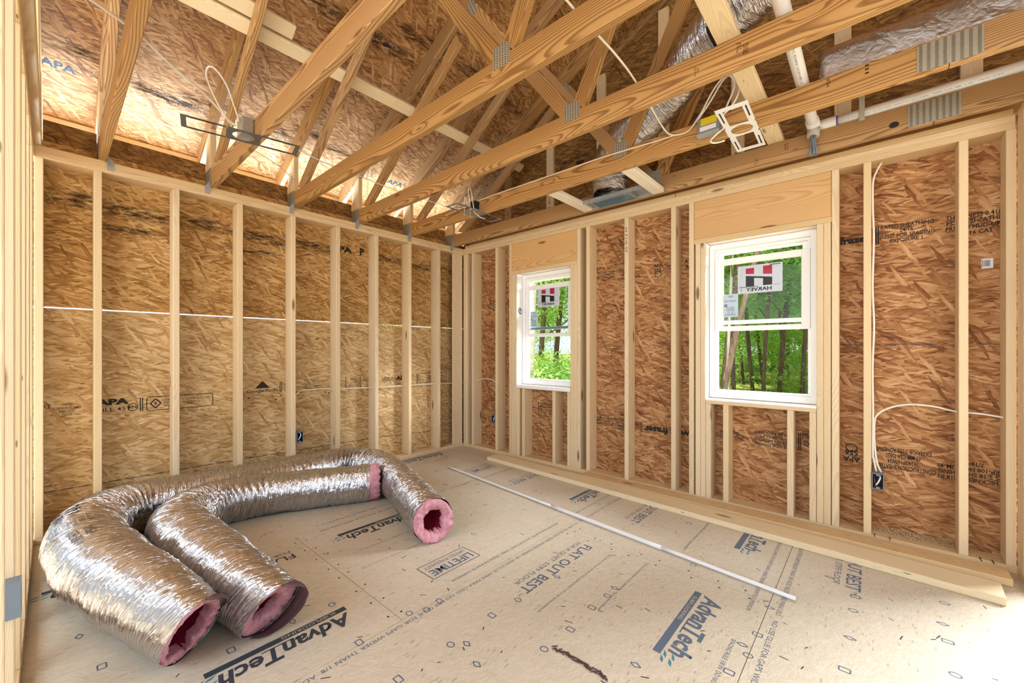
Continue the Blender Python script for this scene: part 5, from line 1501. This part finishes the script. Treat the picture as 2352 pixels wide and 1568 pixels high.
# insulated duct box: foil wrapped, rounded
bm = bmesh.new()
vs = bm_box(bm, (3.64, -0.735, 2.555), (6.4, -0.60, 2.792))
bmesh.ops.subdivide_edges(bm, edges=[e for e in bm.edges if abs(e.verts[0].co.x - e.verts[1].co.x) > 1], cuts=90)
bmesh.ops.subdivide_edges(bm, edges=[e for e in bm.edges if abs(e.verts[0].co.x - e.verts[1].co.x) < 1e-4], cuts=7)
for v in bm.verts:
    cy, cz2 = -0.6675, 2.6735
    dy, dz = v.co.y - cy, v.co.z - cz2
    k = (abs(dy/0.0675)**8 + abs(dz/0.1185)**8)**(1/8)
    q = V((v.co.x*9, v.co.y*14, v.co.z*14)); amt = 0.010*noise.noise(q) + 0.006*noise.noise(q*3)
    if k > 0.5:
        low = max(0, 2.60 - v.co.z)*6
        v.co.y = cy + dy/k*(1 + amt*2); v.co.z = cz2 + dz/k*(1 + amt*(2 + low))
    if v.co.x < 3.66: v.co.x += 0.5*amt
uvl = bm.loops.layers.uv.verify()
for f in bm.faces:
    f.smooth = True
    for lp in f.loops: lp[uvl].uv = (lp.vert.co.x, lp.vert.co.z + lp.vert.co.y)
db = mesh_obj('insulated_duct', bm, MAT['foil_box']); T(db, 'foil wrapped box duct between the trusses at the upper right', 'duct')

# flexible duct coming down to the ceiling boot
PF = [(2.205,-.335,2.502,.140,.140),(2.205,-.335,2.62,.150,.150),(2.24,-.36,2.75,.150,.150),(2.40,-.45,2.85,.145,.145),(2.63,-.57,2.88,.140,.140),(2.90,-.73,2.94,.135,.135),(3.10,-.89,2.99,.13,.13),(3.32,-1.02,3.02,.13,.13),(3.6,-1.15,3.03,.13,.13),(4.1,-1.28,3.02,.13,.13),(4.7,-1.4,3.0,.13,.13)]
DF = duct(PF, 'silver flexible duct coming down between the trusses to the ceiling boot', None, None, 7.7, floor_z=None, wrk=1.6, parent_loc=(2.205, -0.335, 2.5), use_up=False, nseg=44, step=0.011)
bt = empty('ceiling_boot', (2.205, -0.256, 2.47)); T(bt, 'metal duct boot with blue film at the ceiling, on two rails', 'duct boot')
def P_(name, bm, mat, smooth=False):
    for v in bm.verts: v.co -= V(bt.location)
    return mesh_obj(name, bm, MAT[mat], bt, smooth)
bm = bmesh.new()
bm_box(bm, (2.035, -0.335, 2.469), (2.375, -0.178, 2.496))
f = [q for q in bm.faces if abs(sum(v.co.z for v in q.verts)/4 - 2.469) < 1e-4]
bmesh.ops.delete(bm, geom=f, context='FACES')
P_('boot_box', bm, 'galv')
bm = bmesh.new(); bm_box(bm, (2.040, -0.330, 2.4715), (2.370, -0.183, 2.475)); P_('blue_film', bm, 'blue_film')
bm = bmesh.new(); rect_frame(bm, 2.027, 2.383, -0.343, -0.1725, 0.012, 0.012, 0.012, 0.012, 2.4665, 2.469)
for v in bm.verts: v.co = V((v.co.x, v.co.z, v.co.y))
P_('boot_flange', bm, 'galv')
for y in (-0.3465, -0.1725):
    bm = bmesh.new(); bm_box(bm, (1.953, y - 0.0012, 2.472), (2.506, y + 0.0012, 2.505)); P_('hanger_rail', bm, 'galv')
for x0, x1 in ((1.953, 2.034), (2.376, 2.506)):
    bm = bmesh.new(); bm_box(bm, (x0, -0.345, 2.497), (x1, -0.174, 2.4985)); P_('hanger_pan', bm, 'galv')
# black strap wrap round the flexible duct, seen through the webs
o = box('black_wrap', (3.20, -1.16, 2.86), (3.245, -0.92, 3.16), MAT['black'], bev=0.004); T(o, 'black strap wrapped round the silver flexible duct behind the scratched board', 'strap')
# ------------------------------------------------------------------ camera, light, world
cam = bpy.data.cameras.new('camera'); co = bpy.data.objects.new('camera', cam); COL.objects.link(co)
cam.sensor_width = 36.0; cam.lens = 934.79 / 2352 * 36.0
cam.shift_y = (803.88 - 784.0) / 2352
cam.clip_start = 0.02; cam.clip_end = 400
co.location = (3.8499, -3.4244, 1.2001)
co.rotation_euler = (PI/2, 0, 0.7247)
SC.camera = co

w = bpy.data.worlds.new('World'); SC.world = w; w.use_nodes = True
nt = w.node_tree; nt.nodes.clear()
bg = nt.nodes.new('ShaderNodeBackground'); wo = nt.nodes.new('ShaderNodeOutputWorld')
bg.inputs[0].default_value = (0.80, 0.90, 1.0, 1); bg.inputs[1].default_value = 1.05
nt.links.new(bg.outputs[0], wo.inputs[0])
sd = bpy.data.lights.new('sun', 'SUN'); so = bpy.data.objects.new('sun', sd); COL.objects.link(so)
sd.energy = 15.0; sd.angle = 0.01; sd.color = (1.0, 0.95, 0.86)
dirv = V((0.62, -0.02, -0.78)).normalized()
so.rotation_euler = dirv.to_track_quat('-Z', 'Y').to_euler()
so.location = (-20, 0, 30)

def area(name, loc, look, sx, sy, watts, col=(1, 1, 1)):
    l = bpy.data.lights.new(name, 'AREA'); l.shape = 'RECTANGLE'; l.size = sx; l.size_y = sy; l.energy = watts; l.color = col
    o = bpy.data.objects.new(name, l); COL.objects.link(o); o.location = loc
    o.rotation_euler = (V(look) - V(loc)).to_track_quat('-Z', 'Y').to_euler()
    return o
# added unseen area lamps standing in for ground bounce, sky and daylight through openings
area('added_bounce_fill_under_eave', (-2.7, -2.3, -0.6), (-2.7, -2.3, 3.0), 4.6, 4.4, 2600, (0.55, 0.74, 1.0))
area('added_sky_fill_above_wood', (2.2, 5.0, 7.5), (2.2, 0, 1.4), 7.0, 3.5, 900, (0.88, 0.94, 1.0))
area('added_sky_fill_beside_wood', (6.0, 3.4, 3.4), (0.4, -0.7, 0.9), 3.0, 3.0, 1600, (0.92, 0.96, 1.0))
area('added_daylight_fill_right', (6.4, -2.8, 2.1), (2.8, -2.2, 0.0), 1.8, 2.2, 40, (0.80, 0.90, 1.0))
area('added_daylight_fill_behind_camera', (2.8, -6.3, 2.2), (2.2, -2.0, 0.0), 3.6, 1.5, 130, (0.80, 0.90, 1.0))

SC.view_settings.view_transform = 'Standard'; SC.view_settings.look = 'None'
SC.view_settings.exposure = 0.18; SC.view_settings.gamma = 1.0; SC.view_settings.use_curve_mapping = False
c = SC.cycles
c.use_denoising = True
try: c.denoiser = 'OPENIMAGEDENOISE'
except Exception: pass
c.use_adaptive_sampling = True; c.adaptive_threshold = 0.05
c.max_bounces = 7; c.diffuse_bounces = 4; c.glossy_bounces = 3; c.transmission_bounces = 4; c.transparent_max_bounces = 12
c.caustics_reflective = False; c.caustics_refractive = False
c.sample_clamp_indirect = 6.0
